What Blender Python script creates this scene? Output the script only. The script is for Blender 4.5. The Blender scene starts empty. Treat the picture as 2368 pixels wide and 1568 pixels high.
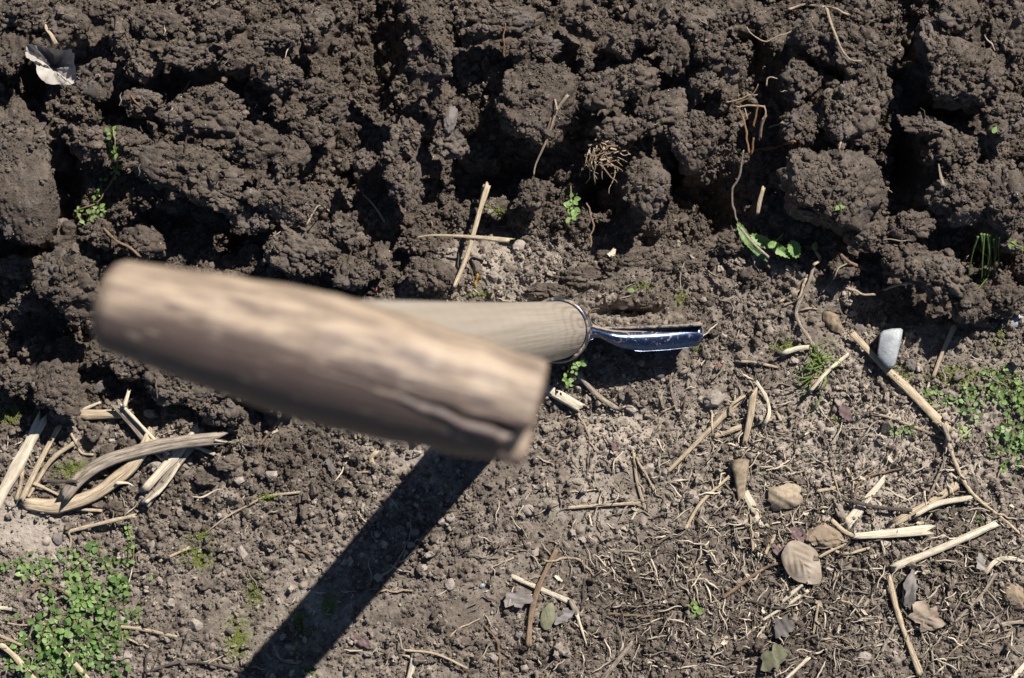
import bpy, math
import numpy as np
from mathutils import Vector, Matrix

RNG = np.random.default_rng(7)
C = bpy.context.scene.collection
SC = bpy.context.scene

# ------------------------------------------------------------------ camera, light
CAM_Z = 1.45
SENSOR, LENS = 23.6, 50.0
K = SENSOR / LENS / 2368.0          # metres per (2368-wide) picture unit, per metre of distance
cam_d = bpy.data.cameras.new('camera')
cam = bpy.data.objects.new('camera', cam_d); C.objects.link(cam)
cam.location = (0, 0, CAM_Z); cam.rotation_euler = (0, 0, 0)
cam_d.sensor_width = SENSOR; cam_d.lens = LENS; cam_d.clip_start = 0.01; cam_d.clip_end = 60
cam_d.dof.use_dof = True; cam_d.dof.focus_distance = 1.42; cam_d.dof.aperture_fstop = 8.6
SC.camera = cam

SUN_EL = math.radians(45)
SUN_AZ = (0.58, 0.815)              # horizontal direction towards the sun
sd = Vector((SUN_AZ[0]*math.cos(SUN_EL), SUN_AZ[1]*math.cos(SUN_EL), math.sin(SUN_EL))).normalized()
sun_d = bpy.data.lights.new('sun', 'SUN'); sun = bpy.data.objects.new('sun', sun_d); C.objects.link(sun)
sun_d.energy = 5.0; sun_d.angle = math.radians(0.53); sun_d.color = (1.0, 0.958, 0.90)
sun.rotation_euler = sd.to_track_quat('Z', 'Y').to_euler()
sun.location = sd*5
w = bpy.data.worlds.new('World'); SC.world = w; w.use_nodes = True
nt = w.node_tree; bg = nt.nodes['Background']
sky = nt.nodes.new('ShaderNodeTexSky'); sky.sky_type = 'NISHITA'; sky.sun_disc = False; sky.altitude = 1200; sky.air_density = 0.75; sky.dust_density = 0.3
sky.sun_elevation = SUN_EL; sky.sun_rotation = math.atan2(SUN_AZ[0], SUN_AZ[1])
nt.links.new(sky.outputs[0], bg.inputs[0]); bg.inputs[1].default_value = 0.05
SC.view_settings.view_transform = 'Standard'; SC.view_settings.look = 'None'
SC.view_settings.exposure = 0.5; SC.view_settings.gamma = 1.0
SC.view_settings.use_curve_mapping = False
SC.render.engine = 'CYCLES'
SC.cycles.max_bounces = 5; SC.cycles.diffuse_bounces = 1

def Wp(u, v, z=0.0):
    s = (CAM_Z - z)*K
    return np.array([(u-1184.0)*s, (784.0-v)*s, z])
def px(n, z=0.0): return n*(CAM_Z - z)*K

# ------------------------------------------------------------------ materials
def new_mat(name):
    m = bpy.data.materials.new(name); m.use_nodes = True
    n = m.node_tree.nodes; l = m.node_tree.links
    return m, n, l, n['Principled BSDF']
def node(n, t, **kw):
    x = n.new(t)
    for k, v in kw.items():
        if k.startswith('i_'): x.inputs[k[2:].replace('_', ' ')].default_value = v
        else: setattr(x, k, v)
    return x
def mixc(n, l, fac, a, b, mode='MIX'):
    x = n.new('ShaderNodeMix'); x.data_type = 'RGBA'; x.blend_type = mode
    for idx, val in ((0, fac), (6, a), (7, b)):
        if hasattr(val, 'is_linked'): l.new(val, x.inputs[idx])
        else: x.inputs[idx].default_value = val if idx == 0 else (*val, 1)
    return x.outputs[2]
def ramp(n, l, src, p0, p1, a=0.0, b=1.0):
    x = n.new('ShaderNodeMapRange'); l.new(src, x.inputs[0])
    x.inputs[1].default_value = p0; x.inputs[2].default_value = p1
    x.inputs[3].default_value = a; x.inputs[4].default_value = b
    return x.outputs[0]
def math_(n, l, op, a, b):
    x = n.new('ShaderNodeMath'); x.operation = op
    for i, val in enumerate((a, b)):
        if hasattr(val, 'is_linked'): l.new(val, x.inputs[i])
        else: x.inputs[i].default_value = val
    return x.outputs[0]
def noise(n, l, vec, scale, detail=4, rough=0.6, dist=0.0):
    x = n.new('ShaderNodeTexNoise'); x.inputs['Scale'].default_value = scale
    x.inputs['Detail'].default_value = detail; x.inputs['Roughness'].default_value = rough
    x.inputs['Distortion'].default_value = dist
    if vec is not None: l.new(vec, x.inputs['Vector'])
    return x.outputs[0]

DARK = (0.018, 0.0125, 0.0090); DARK2 = (0.100, 0.073, 0.053)
DRY = (0.058, 0.041, 0.029); DRY2 = (0.54, 0.46, 0.375)
def soil_material(name, mode):
    """mode: terrain (mask in vertex attribute 'dry'), 'dark', 'crumb' (tint on instance)"""
    m, n, l, p = new_mat(name)
    pos = n.new('ShaderNodeNewGeometry').outputs['Position']
    if mode == 'crumb':
        at = node(n, 'ShaderNodeAttribute', attribute_type='INSTANCER', attribute_name='tint')
        dry = at.outputs['Fac']
    elif mode == 'terrain':
        dry = node(n, 'ShaderNodeAttribute', attribute_name='dry').outputs['Fac']
    else:
        oi = n.new('ShaderNodeObjectInfo'); dry = ramp(n, l, oi.outputs['Random'], 0, 1, -0.04, 0.14)
    big = noise(n, l, pos, 22, 4, 0.6); mid = noise(n, l, pos, 120, 5, 0.7); fine = noise(n, l, pos, 900, 4, 0.75)
    a = mixc(n, l, ramp(n, l, mid, 0.3, 0.72), DARK, DARK2)
    b = mixc(n, l, ramp(n, l, mid, 0.3, 0.7, 0.0, 0.75), DRY, DRY2)
    b = mixc(n, l, math_(n, l, 'MULTIPLY', ramp(n, l, dry, 0.8, 1.0), 0.45), b, DRY2)
    drf = math_(n, l, 'ADD', dry, ramp(n, l, big, 0.3, 0.7, -0.22, 0.22))
    cl = n.new('ShaderNodeClamp'); l.new(drf, cl.inputs[0])
    c = mixc(n, l, cl.outputs[0], a, b)
    # mineral specks and finest grains
    c = mixc(n, l, ramp(n, l, fine, 0.35, 0.75, 0.0, 0.5), c, mixc(n, l, 0.5, c, (0.42, 0.36, 0.29)))
    vor = n.new('ShaderNodeTexVoronoi'); vor.inputs['Scale'].default_value = 420; l.new(pos, vor.inputs['Vector'])
    sp = ramp(n, l, vor.outputs['Distance'], 0.10, 0.16, 1.0, 0.0)
    sel = n.new('ShaderNodeSeparateColor'); l.new(vor.outputs['Color'], sel.inputs[0])
    sp = math_(n, l, 'MULTIPLY', sp, ramp(n, l, sel.outputs[0], 0.86, 0.9))
    c = mixc(n, l, sp, c, (0.55, 0.50, 0.42))
    if mode == 'terrain':
        mo = node(n, 'ShaderNodeAttribute', attribute_name='moss').outputs['Fac']
        mf = math_(n, l, 'MULTIPLY', mo, ramp(n, l, noise(n, l, pos, 260, 4, 0.7), 0.42, 0.62))
        c = mixc(n, l, mf, c, (0.16, 0.20, 0.03))
    smear = ramp(n, l, noise(n, l, pos, 45, 3, 0.6, 0.5), 0.58, 0.63)
    if mode == 'dark': c = mixc(n, l, ramp(n, l, smear, 0, 1, 0, 0.6), c, (0.115, 0.098, 0.092))
    l.new(c, p.inputs['Base Color'])
    l.new(ramp(n, l, smear, 0, 1, 0.93, 0.62), p.inputs['Roughness'])
    p.inputs['Specular IOR Level'].default_value = 0.35
    bp = n.new('ShaderNodeBump'); bp.inputs['Distance'].default_value = 0.0009
    h = math_(n, l, 'ADD', noise(n, l, pos, 700, 5, 0.7), math_(n, l, 'MULTIPLY', noise(n, l, pos, 260, 3, 0.6), 1.6))
    l.new(h, bp.inputs['Height']); bp.inputs['Strength'].default_value = 0.9
    l.new(bp.outputs[0], p.inputs['Normal'])
    return m
M_GROUND = soil_material('soil_ground', 'terrain')
M_CLOD = soil_material('soil_clod', 'dark')
M_CRUMB = soil_material('soil_crumb', 'crumb')

def fibre_material(name, ca, cb, cc, dirt=0.45, rough=0.8):
    m, n, l, p = new_mat(name)
    uv = n.new('ShaderNodeUVMap'); uv.uv_map = 'UV'
    mp = n.new('ShaderNodeMapping'); mp.inputs['Scale'].default_value = (9, 0.35, 1); l.new(uv.outputs[0], mp.inputs[0])
    oi = n.new('ShaderNodeObjectInfo')
    add = n.new('ShaderNodeVectorMath'); add.operation = 'ADD'; l.new(mp.outputs[0], add.inputs[0])
    cx = n.new('ShaderNodeCombineXYZ'); l.new(math_(n, l, 'MULTIPLY', oi.outputs['Random'], 50.0), cx.inputs[2]); l.new(cx.outputs[0], add.inputs[1])
    g = noise(n, l, add.outputs[0], 2.2, 5, 0.65)
    c = mixc(n, l, ramp(n, l, g, 0.33, 0.68), ca, cb)
    mp2 = n.new('ShaderNodeMapping'); mp2.inputs['Scale'].default_value = (14, 0.16, 1); l.new(add.outputs[0], mp2.inputs[0])
    g3 = noise(n, l, mp2.outputs[0], 0.5, 3, 0.55)
    c = mixc(n, l, ramp(n, l, g3, 0.60, 0.66, 0, 0.75), c, tuple(0.35*q for q in ca))
    pos = n.new('ShaderNodeNewGeometry').outputs['Position']
    d = noise(n, l, pos, 110, 5, 0.7)
    c = mixc(n, l, ramp(n, l, d, 0.58, 0.76, 0, dirt), c, cc)
    l.new(c, p.inputs['Base Color']); p.inputs['Roughness'].default_value = rough
    p.inputs['Specular IOR Level'].default_value = 0.3
    bp = n.new('ShaderNodeBump'); bp.inputs['Distance'].default_value = 0.0006; bp.inputs['Strength'].default_value = 0.8
    l.new(math_(n, l, 'SUBTRACT', g, ramp(n, l, g3, 0.60, 0.66, 0, 1.2)), bp.inputs['Height']); l.new(bp.outputs[0], p.inputs['Normal'])
    return m
M_STRAW = fibre_material('straw_pale', (0.33, 0.235, 0.14), (0.66, 0.55, 0.39), (0.12, 0.08, 0.055))
M_WHITE = fibre_material('straw_bleached', (0.46, 0.37, 0.25), (0.80, 0.72, 0.57), (0.20, 0.14, 0.09), 0.4)
M_GREYSTALK = fibre_material('stalk_weathered', (0.13, 0.10, 0.075), (0.50, 0.42, 0.33), (0.06, 0.045, 0.035))
M_TWIG = fibre_material('twig_dark', (0.035, 0.028, 0.024), (0.15, 0.12, 0.10), (0.25, 0.2, 0.15), 0.3)
M_BROWN = fibre_material('twig_brown', (0.14, 0.085, 0.05), (0.34, 0.24, 0.16), (0.06, 0.04, 0.03))
M_ROOT = fibre_material('root_pale', (0.30, 0.22, 0.14), (0.55, 0.45, 0.32), (0.10, 0.07, 0.05), 0.5)
M_ORANGE = fibre_material('root_orange', (0.17, 0.085, 0.04), (0.36, 0.21, 0.11), (0.10, 0.06, 0.04), 0.4)
M_YELLOW = fibre_material('yellow_bark', (0.55, 0.30, 0.02), (0.75, 0.42, 0.04), (0.15, 0.09, 0.02), 0.5)

def leaf_material(name, ca, cb, trans=0.35, rough=0.5, scale=400):
    m, n, l, p = new_mat(name)
    pos = n.new('ShaderNodeNewGeometry').outputs['Position']
    oi = n.new('ShaderNodeObjectInfo')
    f = math_(n, l, 'ADD', ramp(n, l, noise(n, l, pos, scale, 4, 0.6), 0.3, 0.7, -0.1, 0.55), math_(n, l, 'MULTIPLY', oi.outputs['Random'], 0.6))
    c = mixc(n, l, f, ca, cb)
    l.new(c, p.inputs['Base Color']); p.inputs['Roughness'].default_value = rough
    p.inputs['Specular IOR Level'].default_value = 0.4
    tr = n.new('ShaderNodeBsdfTranslucent'); l.new(mixc(n, l, 0.5, c, cb), tr.inputs[0])
    mx = n.new('ShaderNodeMixShader'); mx.inputs[0].default_value = trans
    l.new(p.outputs[0], mx.inputs[1]); l.new(tr.outputs[0], mx.inputs[2])
    l.new(mx.outputs[0], n['Material Output'].inputs[0])
    bp = n.new('ShaderNodeBump'); bp.inputs['Distance'].default_value = 0.0004; bp.inputs['Strength'].default_value = 0.6
    l.new(noise(n, l, pos, 350, 4, 0.6), bp.inputs['Height']); l.new(bp.outputs[0], p.inputs['Normal'])
    return m
M_GREEN = leaf_material('leaf_green', (0.05, 0.12, 0.028), (0.22, 0.34, 0.10), 0.25, scale=150)
M_LIME = leaf_material('leaf_lime', (0.14, 0.26, 0.05), (0.34, 0.48, 0.16), 0.3)
M_GRASS = leaf_material('grass_green', (0.08, 0.16, 0.025), (0.30, 0.40, 0.09), 0.35)
M_DRYLEAF = leaf_material('leaf_dry', (0.22, 0.19, 0.165), (0.52, 0.48, 0.43), 0.10, 0.8, 90)
M_TANLEAF = leaf_material('leaf_tan', (0.20, 0.145, 0.10), (0.56, 0.47, 0.37), 0.1, 0.8, 70)
M_GREYLEAF = leaf_material('leaf_grey', (0.10, 0.085, 0.075), (0.28, 0.25, 0.23), 0.1, 0.7, 90)
M_PURPLE = leaf_material('leaf_purple', (0.13, 0.08, 0.075), (0.24, 0.16, 0.15), 0.1, 0.6, 120)
M_OLIVE = leaf_material('leaf_olive', (0.07, 0.075, 0.04), (0.25, 0.24, 0.15), 0.1, 0.8, 110)
M_HUSK = leaf_material('husk_brown', (0.16, 0.11, 0.065), (0.55, 0.45, 0.32), 0.15, 0.8, 420)
M_MOSS = leaf_material('moss', (0.07, 0.11, 0.015), (0.24, 0.28, 0.04), 0.2, 0.8, 500)

def stone_material(name, ca, cb, rough=0.85, scale=160):
    m, n, l, p = new_mat(name)
    pos = n.new('ShaderNodeNewGeometry').outputs['Position']
    c = mixc(n, l, ramp(n, l, noise(n, l, pos, scale, 5, 0.65), 0.32, 0.68), ca, cb)
    c = mixc(n, l, ramp(n, l, noise(n, l, pos, 330, 4, 0.6), 0.64, 0.70, 0, 0.8), c, (0.09, 0.065, 0.045))
    l.new(c, p.inputs['Base Color']); p.inputs['Roughness'].default_value = rough
    bp = n.new('ShaderNodeBump'); bp.inputs['Distance'].default_value = 0.0007; bp.inputs['Strength'].default_value = 0.7
    l.new(noise(n, l, pos, 420, 5, 0.65), bp.inputs['Height']); l.new(bp.outputs[0], p.inputs['Normal'])
    return m
M_STONE = stone_material('stone_grey_tan', (0.20, 0.165, 0.135), (0.42, 0.36, 0.30))
M_STONEW = stone_material('stone_white', (0.27, 0.29, 0.31), (0.44, 0.45, 0.45), 0.45)
M_STONED = stone_material('stone_dark', (0.10, 0.09, 0.085), (0.20, 0.17, 0.15))
M_STONEB = stone_material('stone_brown', (0.22, 0.16, 0.10), (0.34, 0.26, 0.18))
M_RED = stone_material('brick_red', (0.22, 0.085, 0.06), (0.34, 0.15, 0.11))
M_SEED = stone_material('seed_yellow', (0.35, 0.36, 0.14), (0.55, 0.52, 0.26), 0.4)

# ------------------------------------------------------------------ mesh helpers
def link(name, verts, faces, mat, parent=None, smooth=True, uv=None, attrs=None):
    me = bpy.data.meshes.new(name)
    verts = np.asarray(verts, dtype=np.float32)
    if isinstance(faces, np.ndarray):
        k = faces.shape[1]
        me.vertices.add(len(verts)); me.vertices.foreach_set('co', verts.ravel())
        me.loops.add(faces.size); me.loops.foreach_set('vertex_index', faces.astype(np.int32).ravel())
        me.polygons.add(len(faces)); me.polygons.foreach_set('loop_start', np.arange(0, faces.size, k, dtype=np.int32))
        me.update(calc_edges=True)
    else:
        me.from_pydata(verts.tolist(), [], faces); me.update()
    if smooth: me.polygons.foreach_set('use_smooth', np.ones(len(me.polygons), dtype=bool))
    if uv is not None:
        lay = me.uv_layers.new(name='UV')
        idx = np.empty(len(me.loops), dtype=np.int32); me.loops.foreach_get('vertex_index', idx)
        lay.data.foreach_set('uv', np.asarray(uv, dtype=np.float32)[idx].ravel())
    for k_, a in (attrs or {}).items():
        at = me.attributes.new(k_, 'FLOAT', 'POINT'); at.data.foreach_set('value', np.asarray(a, dtype=np.float32))
    me.materials.append(mat)
    o = bpy.data.objects.new(name, me); C.objects.link(o)
    if parent is not None: o.parent = parent
    return o
def tag(o, label, cat, group=None, kind=None):
    if label: o['label'] = label
    if cat: o['category'] = cat
    if group: o['group'] = group
    if kind: o['kind'] = kind
    return o
def empty(name, label, cat, loc=(0, 0, 0), group=None):
    o = bpy.data.objects.new(name, None); C.objects.link(o); o.location = loc; o.empty_display_size = 0.01
    return tag(o, label, cat, group)
def relocate(o, loc):
    """move the origin of a mesh object to loc, geometry staying where it is"""
    loc = Vector(loc); o.data.transform(Matrix.Translation(-loc)); o.location = loc

import bmesh
_ico = {}
def ico(sub):
    if sub not in _ico:
        bm = bmesh.new(); bmesh.ops.create_icosphere(bm, subdivisions=sub, radius=1)
        v = np.array([x.co[:] for x in bm.verts], dtype=np.float32)
        f = np.array([[q.index for q in x.verts] for x in bm.faces], dtype=np.int32); bm.free()
        v /= np.linalg.norm(v, axis=1, keepdims=True)
        _ico[sub] = (v, f)
    return _ico[sub]

def rnd_dirs(n, rng):
    d = rng.normal(size=(n, 3)).astype(np.float32)
    return d/np.linalg.norm(d, axis=1, keepdims=True)
def bump_layer(v, n, r0, r1, rng):
    """union of caps on the unit sphere, values 0..1*r"""
    dirs = rnd_dirs(n, rng); rad = rng.uniform(r0, r1, n).astype(np.float32)
    out = np.zeros(len(v), dtype=np.float32)
    for i in range(0, len(v), 6000):
        d2 = 2 - 2*(v[i:i+6000] @ dirs.T)
        q = 1 - d2/(rad*rad)[None, :]
        np.maximum(q, 0, out=q); np.sqrt(q, out=q); q *= rad[None, :]
        out[i:i+6000] = q.max(axis=1)
    return out

# ------------------------------------------------------------------ height map
GX, GY, GS = 0.45, 0.33, 0.0009
nx, ny = int(2*GX/GS)+1, int(2*GY/GS)+1
xs = np.linspace(-GX, GX, nx); ys = np.linspace(-GY, GY, ny)
XX, YY = np.meshgrid(xs, ys)                  # [row=y, col=x]
UU = XX/(CAM_Z*K)+1184; VV = 784-YY/(CAM_Z*K)

def vnoise(shape, cells, rng):
    """smooth value noise by bilinear/cosine upsampling of a random grid"""
    h, w_ = shape; ch = max(2, int(h/cells)+2); cw = max(2, int(w_/cells)+2)
    g = rng.uniform(-1, 1, (ch+1, cw+1)).astype(np.float32)
    yi = np.arange(h)/cells; xi = np.arange(w_)/cells
    y0 = yi.astype(int); x0 = xi.astype(int)
    fy = (yi-y0); fx = (xi-x0); fy = fy*fy*(3-2*fy); fx = fx*fx*(3-2*fx)
    y0 = np.minimum(y0, ch-1); x0 = np.minimum(x0, cw-1)
    a = g[y0][:, x0]; b = g[y0][:, x0+1]; c = g[y0+1][:, x0]; d = g[y0+1][:, x0+1]
    return (a*(1-fx)+b*fx)*(1-fy)[:, None] + (c*(1-fx)+d*fx)*fy[:, None]

bu = np.array([-400, 0, 120, 260, 560, 660, 830, 900, 1050, 1300, 1420, 1600, 1720, 1900, 1990, 2100, 2250, 2368, 2800])
bv = np.array([1000, 985, 975, 975, 985, 950, 720, 690, 540, 540, 545, 560, 560, 600, 680, 740, 765, 720, 700])
edge = np.interp(UU, bu, bv) + 14*vnoise(UU.shape, 60, RNG) + 6*vnoise(UU.shape, 20, RNG)
up = np.clip((edge-VV)/70+0.5, 0, 1); up = up*up*(3-2*up)
H = 0.004*vnoise(UU.shape, 130, RNG) + 0.0022*vnoise(UU.shape, 45, RNG)
H += up*(-0.005 + 0.007*vnoise(UU.shape, 70, RNG))
for (u, v, ru, rv, d) in [  # hollows (depth in mm)
        (135, 430, 45, 120, 22), (60, 580, 70, 30, 18), (360, 510, 90, 40, 20), (520, 560, 60, 30, 18), (860, 140, 75, 160, 30), (800, 400, 40, 60, 14),
        (1390, 450, 50, 60, 32), (1570, 380, 35, 60, 30), (1640, 470, 90, 80, 32), (1590, 560, 160, 25, 10), (1060, 130, 25, 60, 16), (1150, 400, 120, 45, 14),
        (2085, 370, 30, 80, 34), (2170, 260, 60, 30, 20), (2100, 120, 30, 100, 18), (2280, 590, 60, 45, 24), (1740, 150, 45, 110, 18), (180, 790, 130, 50, 14),
        (2040, 730, 110, 45, 12), (250, 270, 40, 40, 14), (395, 200, 40, 40, 14), (1450, 720, 70, 12, 8), (560, 200, 60, 25, 10), (60, 190, 40, 60, 18)]:
    q = ((UU-u)/ru)**2 + ((VV-v)/rv)**2
    H -= d*1.6/1000*np.exp(-q*1.1)
for (u, v, ru, rv, d) in [(1480, 640, 160, 70, 9), (1130, 640, 130, 50, 7), (1400, 760, 120, 30, -4), (1000, 1430, 120, 60, 1.5), (700, 640, 120, 60, 12),
                          (2050, 1000, 60, 60, 3), (700, 1250, 150, 100, 2), (1450, 960, 120, 50, -7)]:
    q = ((UU-u)/ru)**2 + ((VV-v)/rv)**2
    H += d/1000*np.exp(-q)
def domes(H, n, r0, r1, k, dens, seed, squash=1.0):
    """one octave of crumbs: hemispheres standing on the surface under them"""
    rng = np.random.default_rng(seed)
    base = H.copy(); out = H
    cx = rng.uniform(-GX, GX, n); cy = rng.uniform(-GY, GY, n)
    rr = r0*(r1/r0)**(rng.uniform(0, 1, n)**k)
    asp = rng.uniform(0.65, 1.0, n); an = rng.uniform(0, math.pi, n)
    keep = rng.uniform(0, 1, n)
    ix = ((cx+GX)/GS).astype(int); iy = ((cy+GY)/GS).astype(int)
    ok = keep < dens[np.clip(iy, 0, ny-1), np.clip(ix, 0, nx-1)]
    for i in np.nonzero(ok)[0]:
        r = rr[i]; m = int(r/GS)+2
        a0, a1, b0, b1 = max(iy[i]-m, 0), min(iy[i]+m, ny), max(ix[i]-m, 0), min(ix[i]+m, nx)
        dx = xs[b0:b1]-cx[i]; dy = (ys[a0:a1]-cy[i])[:, None]
        c, s = math.cos(an[i]), math.sin(an[i])
        q = ((dx*c+dy*s)/r)**2 + ((-dx*s+dy*c)/(r*asp[i]))**2
        z = base[min(iy[i], ny-1), min(ix[i], nx-1)] + r*squash*(np.sqrt(np.maximum(1-q, 0))*1.1-0.25)
        w_ = out[a0:a1, b0:b1]
        np.maximum(w_, np.where(q < 1, z, -9), out=w_)
    return out
lumpy = np.exp(-(((UU-560)/330)**2+((VV-1110)/120)**2))          # coarse crumbs right of the stalk pile
smooth = np.exp(-(((UU-1010)/150)**2+((VV-1430)/60)**2)) + 0.8*np.exp(-(((UU-2040)/110)**2+((VV-1030)/70)**2)) + 0.8*np.exp(-(((UU-430)/120)**2+((VV-1380)/70)**2)) \
    + 0.6*np.exp(-(((UU-1480)/130)**2+((VV-620)/55)**2)) + 0.7*np.exp(-(((UU-80)/90)**2+((VV-1215)/50)**2))
smooth = np.clip(smooth, 0, 1)
coarse = np.clip(0.5+0.75*vnoise(UU.shape, 48, RNG)+0.35*vnoise(UU.shape, 18, RNG), 0, 1)
H = domes(H, 2600, 0.006, 0.016, 1.8, up*0.55, 11, 0.8)
H = domes(H, 7000, 0.0030, 0.0075, 1.4, np.clip(up*0.75+lumpy*0.55+0.16*coarse*(1-up)-0.3*smooth, 0.005, 1), 12, 0.85)
H = domes(H, 52000, 0.0010, 0.0034, 1.5, np.clip((0.22+0.7*coarse)*(1-up)+0.9*up-0.75*smooth, 0.03, 1), 13, 1.0)
Htop = H.copy()

def hget(x, y, G=None):
    G = Htop if G is None else G
    i = np.clip(((np.asarray(y)+GY)/GS).astype(int), 0, ny-1); j = np.clip(((np.asarray(x)+GX)/GS).astype(int), 0, nx-1)
    return G[i, j]
def surf(u, v):
    """world point of the surface seen at picture point (u, v)"""
    z = 0.0
    for _ in range(5):
        p = Wp(u, v, z); z = 0.5*z+0.5*float(hget(p[0], p[1]))
    return Wp(u, v, z)

dry = (1-up)*0.62 + 0.04
dry = dry + (1-up)*0.30*vnoise(UU.shape, 70, RNG) + (1-up)*0.18*vnoise(UU.shape, 22, RNG)
dry -= 0.30*np.exp(-(((UU-1750)/450)**2+((VV-1430)/190)**2)) + 0.35*np.exp(-(((UU-1480)/110)**2+((VV-1370)/90)**2)) + 0.35*lumpy*(1-up) + 0.30*np.exp(-(((UU-1480)/170)**2+((VV-600)/55)**2)) + 0.25*np.exp(-(((UU-1010)/130)**2+((VV-1430)/60)**2))
dry += 0.35*np.exp(-(((UU-1700)/500)**2+((VV-1000)/230)**2))*(1-up) + 0.3*np.exp(-(((UU-60)/110)**2+((VV-1200)/60)**2))
dry = np.clip(dry, 0.0, 1.0)
moss = np.zeros_like(H)
MOSS = [(1140, 484, 24, 10), (165, 1085, 34, 18), (455, 1290, 34, 22), (588, 1370, 16, 30), (548, 1478, 26, 45), (712, 1553, 18, 12), (1105, 682, 32, 10),
        (1490, 662, 20, 8), (1572, 690, 12, 16), (1812, 800, 24, 14), (2085, 862, 20, 16), (2312, 780, 16, 26), (1935, 968, 12, 10), (470, 1240, 30, 10), (620, 1150, 20, 8),
        (30, 960, 26, 20), (2210, 870, 60, 20), (2330, 900, 30, 30), (1612, 806, 8, 10), (990, 1100, 8, 6), (690, 1450, 24, 30), (760, 1400, 16, 24), (1930, 970, 14, 8), (1190, 548, 10, 6), (270, 1470, 20, 10)]
for (u, v, ru, rv) in MOSS:
    moss += np.exp(-((UU-u)/ru)**2-((VV-v)/rv)**2)
moss = np.clip(moss*1.3, 0, 1)

# terrain mesh: dense inside the frame, growing cells out to 3 m
def axis(vals, far):
    d = vals[1]-vals[0]; ext = []
    p = vals[-1]; s = d
    while p < far:
        s *= 1.045; p += s; ext.append(p)
    ext = np.array(ext); return np.concatenate([-ext[::-1], vals, ext])
ix = np.arange(int((GX-0.375)/GS), nx-int((GX-0.375)/GS)); iy = np.arange(int((GY-0.255)/GS), ny-int((GY-0.255)/GS))
ax_, ay_ = axis(xs[ix], 3.0), axis(ys[iy], 3.0)
TX, TY = np.meshgrid(ax_, ay_)
def mirror(a, lim, n):
    q = np.mod(a+lim, 4*lim); q = np.where(q > 2*lim, 4*lim-q, q); return np.clip((q/GS+0.5).astype(int), 0, n-1)
TI = mirror(TX, GX, nx), mirror(np.clip(TY, -9, 9), GY, ny)
TZ = H[TI[1], TI[0]]
out = np.maximum(np.abs(TX)-0.38, 0)+np.maximum(np.abs(TY)-0.26, 0)
TZ = TZ*np.exp(-out*1.0) + np.clip(out, 0, 1)*0.012*np.sin(TX*23+1.3)*np.cos(TY*19) + np.where(TY > 0.26, 0.012*np.clip((TY-0.26)*8, 0, 1), 0)
nv_x = TX.shape[1]
idx = np.arange(TX.size).reshape(TX.shape)
quads = np.stack([idx[:-1, :-1], idx[:-1, 1:], idx[1:, 1:], idx[1:, :-1]], -1).reshape(-1, 4)
ground = link('ground', np.stack([TX, TY, TZ], -1).reshape(-1, 3), quads, M_GROUND,
              attrs={'dry': dry[TI[1], TI[0]].ravel(), 'moss': moss[TI[1], TI[0]].ravel()})
tag(ground, None, None, kind='structure')

# ------------------------------------------------------------------ scatter (geometry nodes, uncountable crumbs only)
def variant(name, verts, faces, mat):
    me = bpy.data.meshes.new(name); me.from_pydata(np.asarray(verts).tolist(), [], np.asarray(faces).tolist()); me.materials.append(mat); me.update()
    return bpy.data.objects.new(name, me)           # never linked to the scene: only its mesh is used
def crumb_variant(seed, mat=None, sub=2, elong=1.0):
    rng = np.random.default_rng(seed); v, f = ico(sub)
    r = 0.45+0.75*bump_layer(v, 9, 0.45, 0.95, rng) + 0.9*bump_layer(v, 34, 0.15, 0.38, rng)
    v = v*r[:, None]*np.array([1, rng.uniform(0.7, 0.95), rng.uniform(0.6, 0.85)])
    for _ in range(2):
        d = rnd_dirs(1, rng)[0]; c = 0.62; t = v@d; v = v-np.outer(np.maximum(t-c, 0), d)
    return variant('crumb', v, f, mat or M_CRUMB)
def node_group(name, variants):
    g = bpy.data.node_groups.new(name, 'GeometryNodeTree')
    g.interface.new_socket('Geometry', in_out='INPUT', socket_type='NodeSocketGeometry')
    g.interface.new_socket('Geometry', in_out='OUTPUT', socket_type='NodeSocketGeometry')
    n, l = g.nodes, g.links
    gi, go = n.new('NodeGroupInput'), n.new('NodeGroupOutput')
    join = n.new('GeometryNodeJoinGeometry')
    for vo in variants:
        oi = n.new('GeometryNodeObjectInfo'); oi.inputs['Object'].default_value = vo; oi.inputs['As Instance'].default_value = False
        ti = n.new('GeometryNodeGeometryToInstance'); l.new(oi.outputs['Geometry'], ti.inputs[0]); l.new(ti.outputs[0], join.inputs[0])
    def attr(nm, ty):
        a = n.new('GeometryNodeInputNamedAttribute'); a.data_type = ty; a.inputs['Name'].default_value = nm; return a.outputs[0]
    ip = n.new('GeometryNodeInstanceOnPoints')
    l.new(gi.outputs[0], ip.inputs['Points']); l.new(join.outputs[0], ip.inputs['Instance'])
    ip.inputs['Pick Instance'].default_value = True
    l.new(attr('vi', 'INT'), ip.inputs['Instance Index'])
    er = n.new('FunctionNodeEulerToRotation'); l.new(attr('rot', 'FLOAT_VECTOR'), er.inputs[0]); l.new(er.outputs[0], ip.inputs['Rotation'])
    l.new(attr('scl', 'FLOAT_VECTOR'), ip.inputs['Scale'])
    l.new(ip.outputs[0], go.inputs[0])
    return g
CR = [crumb_variant(100+i, sub=3) for i in range(7)]
G_CRUMB = node_group('crumb_scatter', CR)
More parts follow.
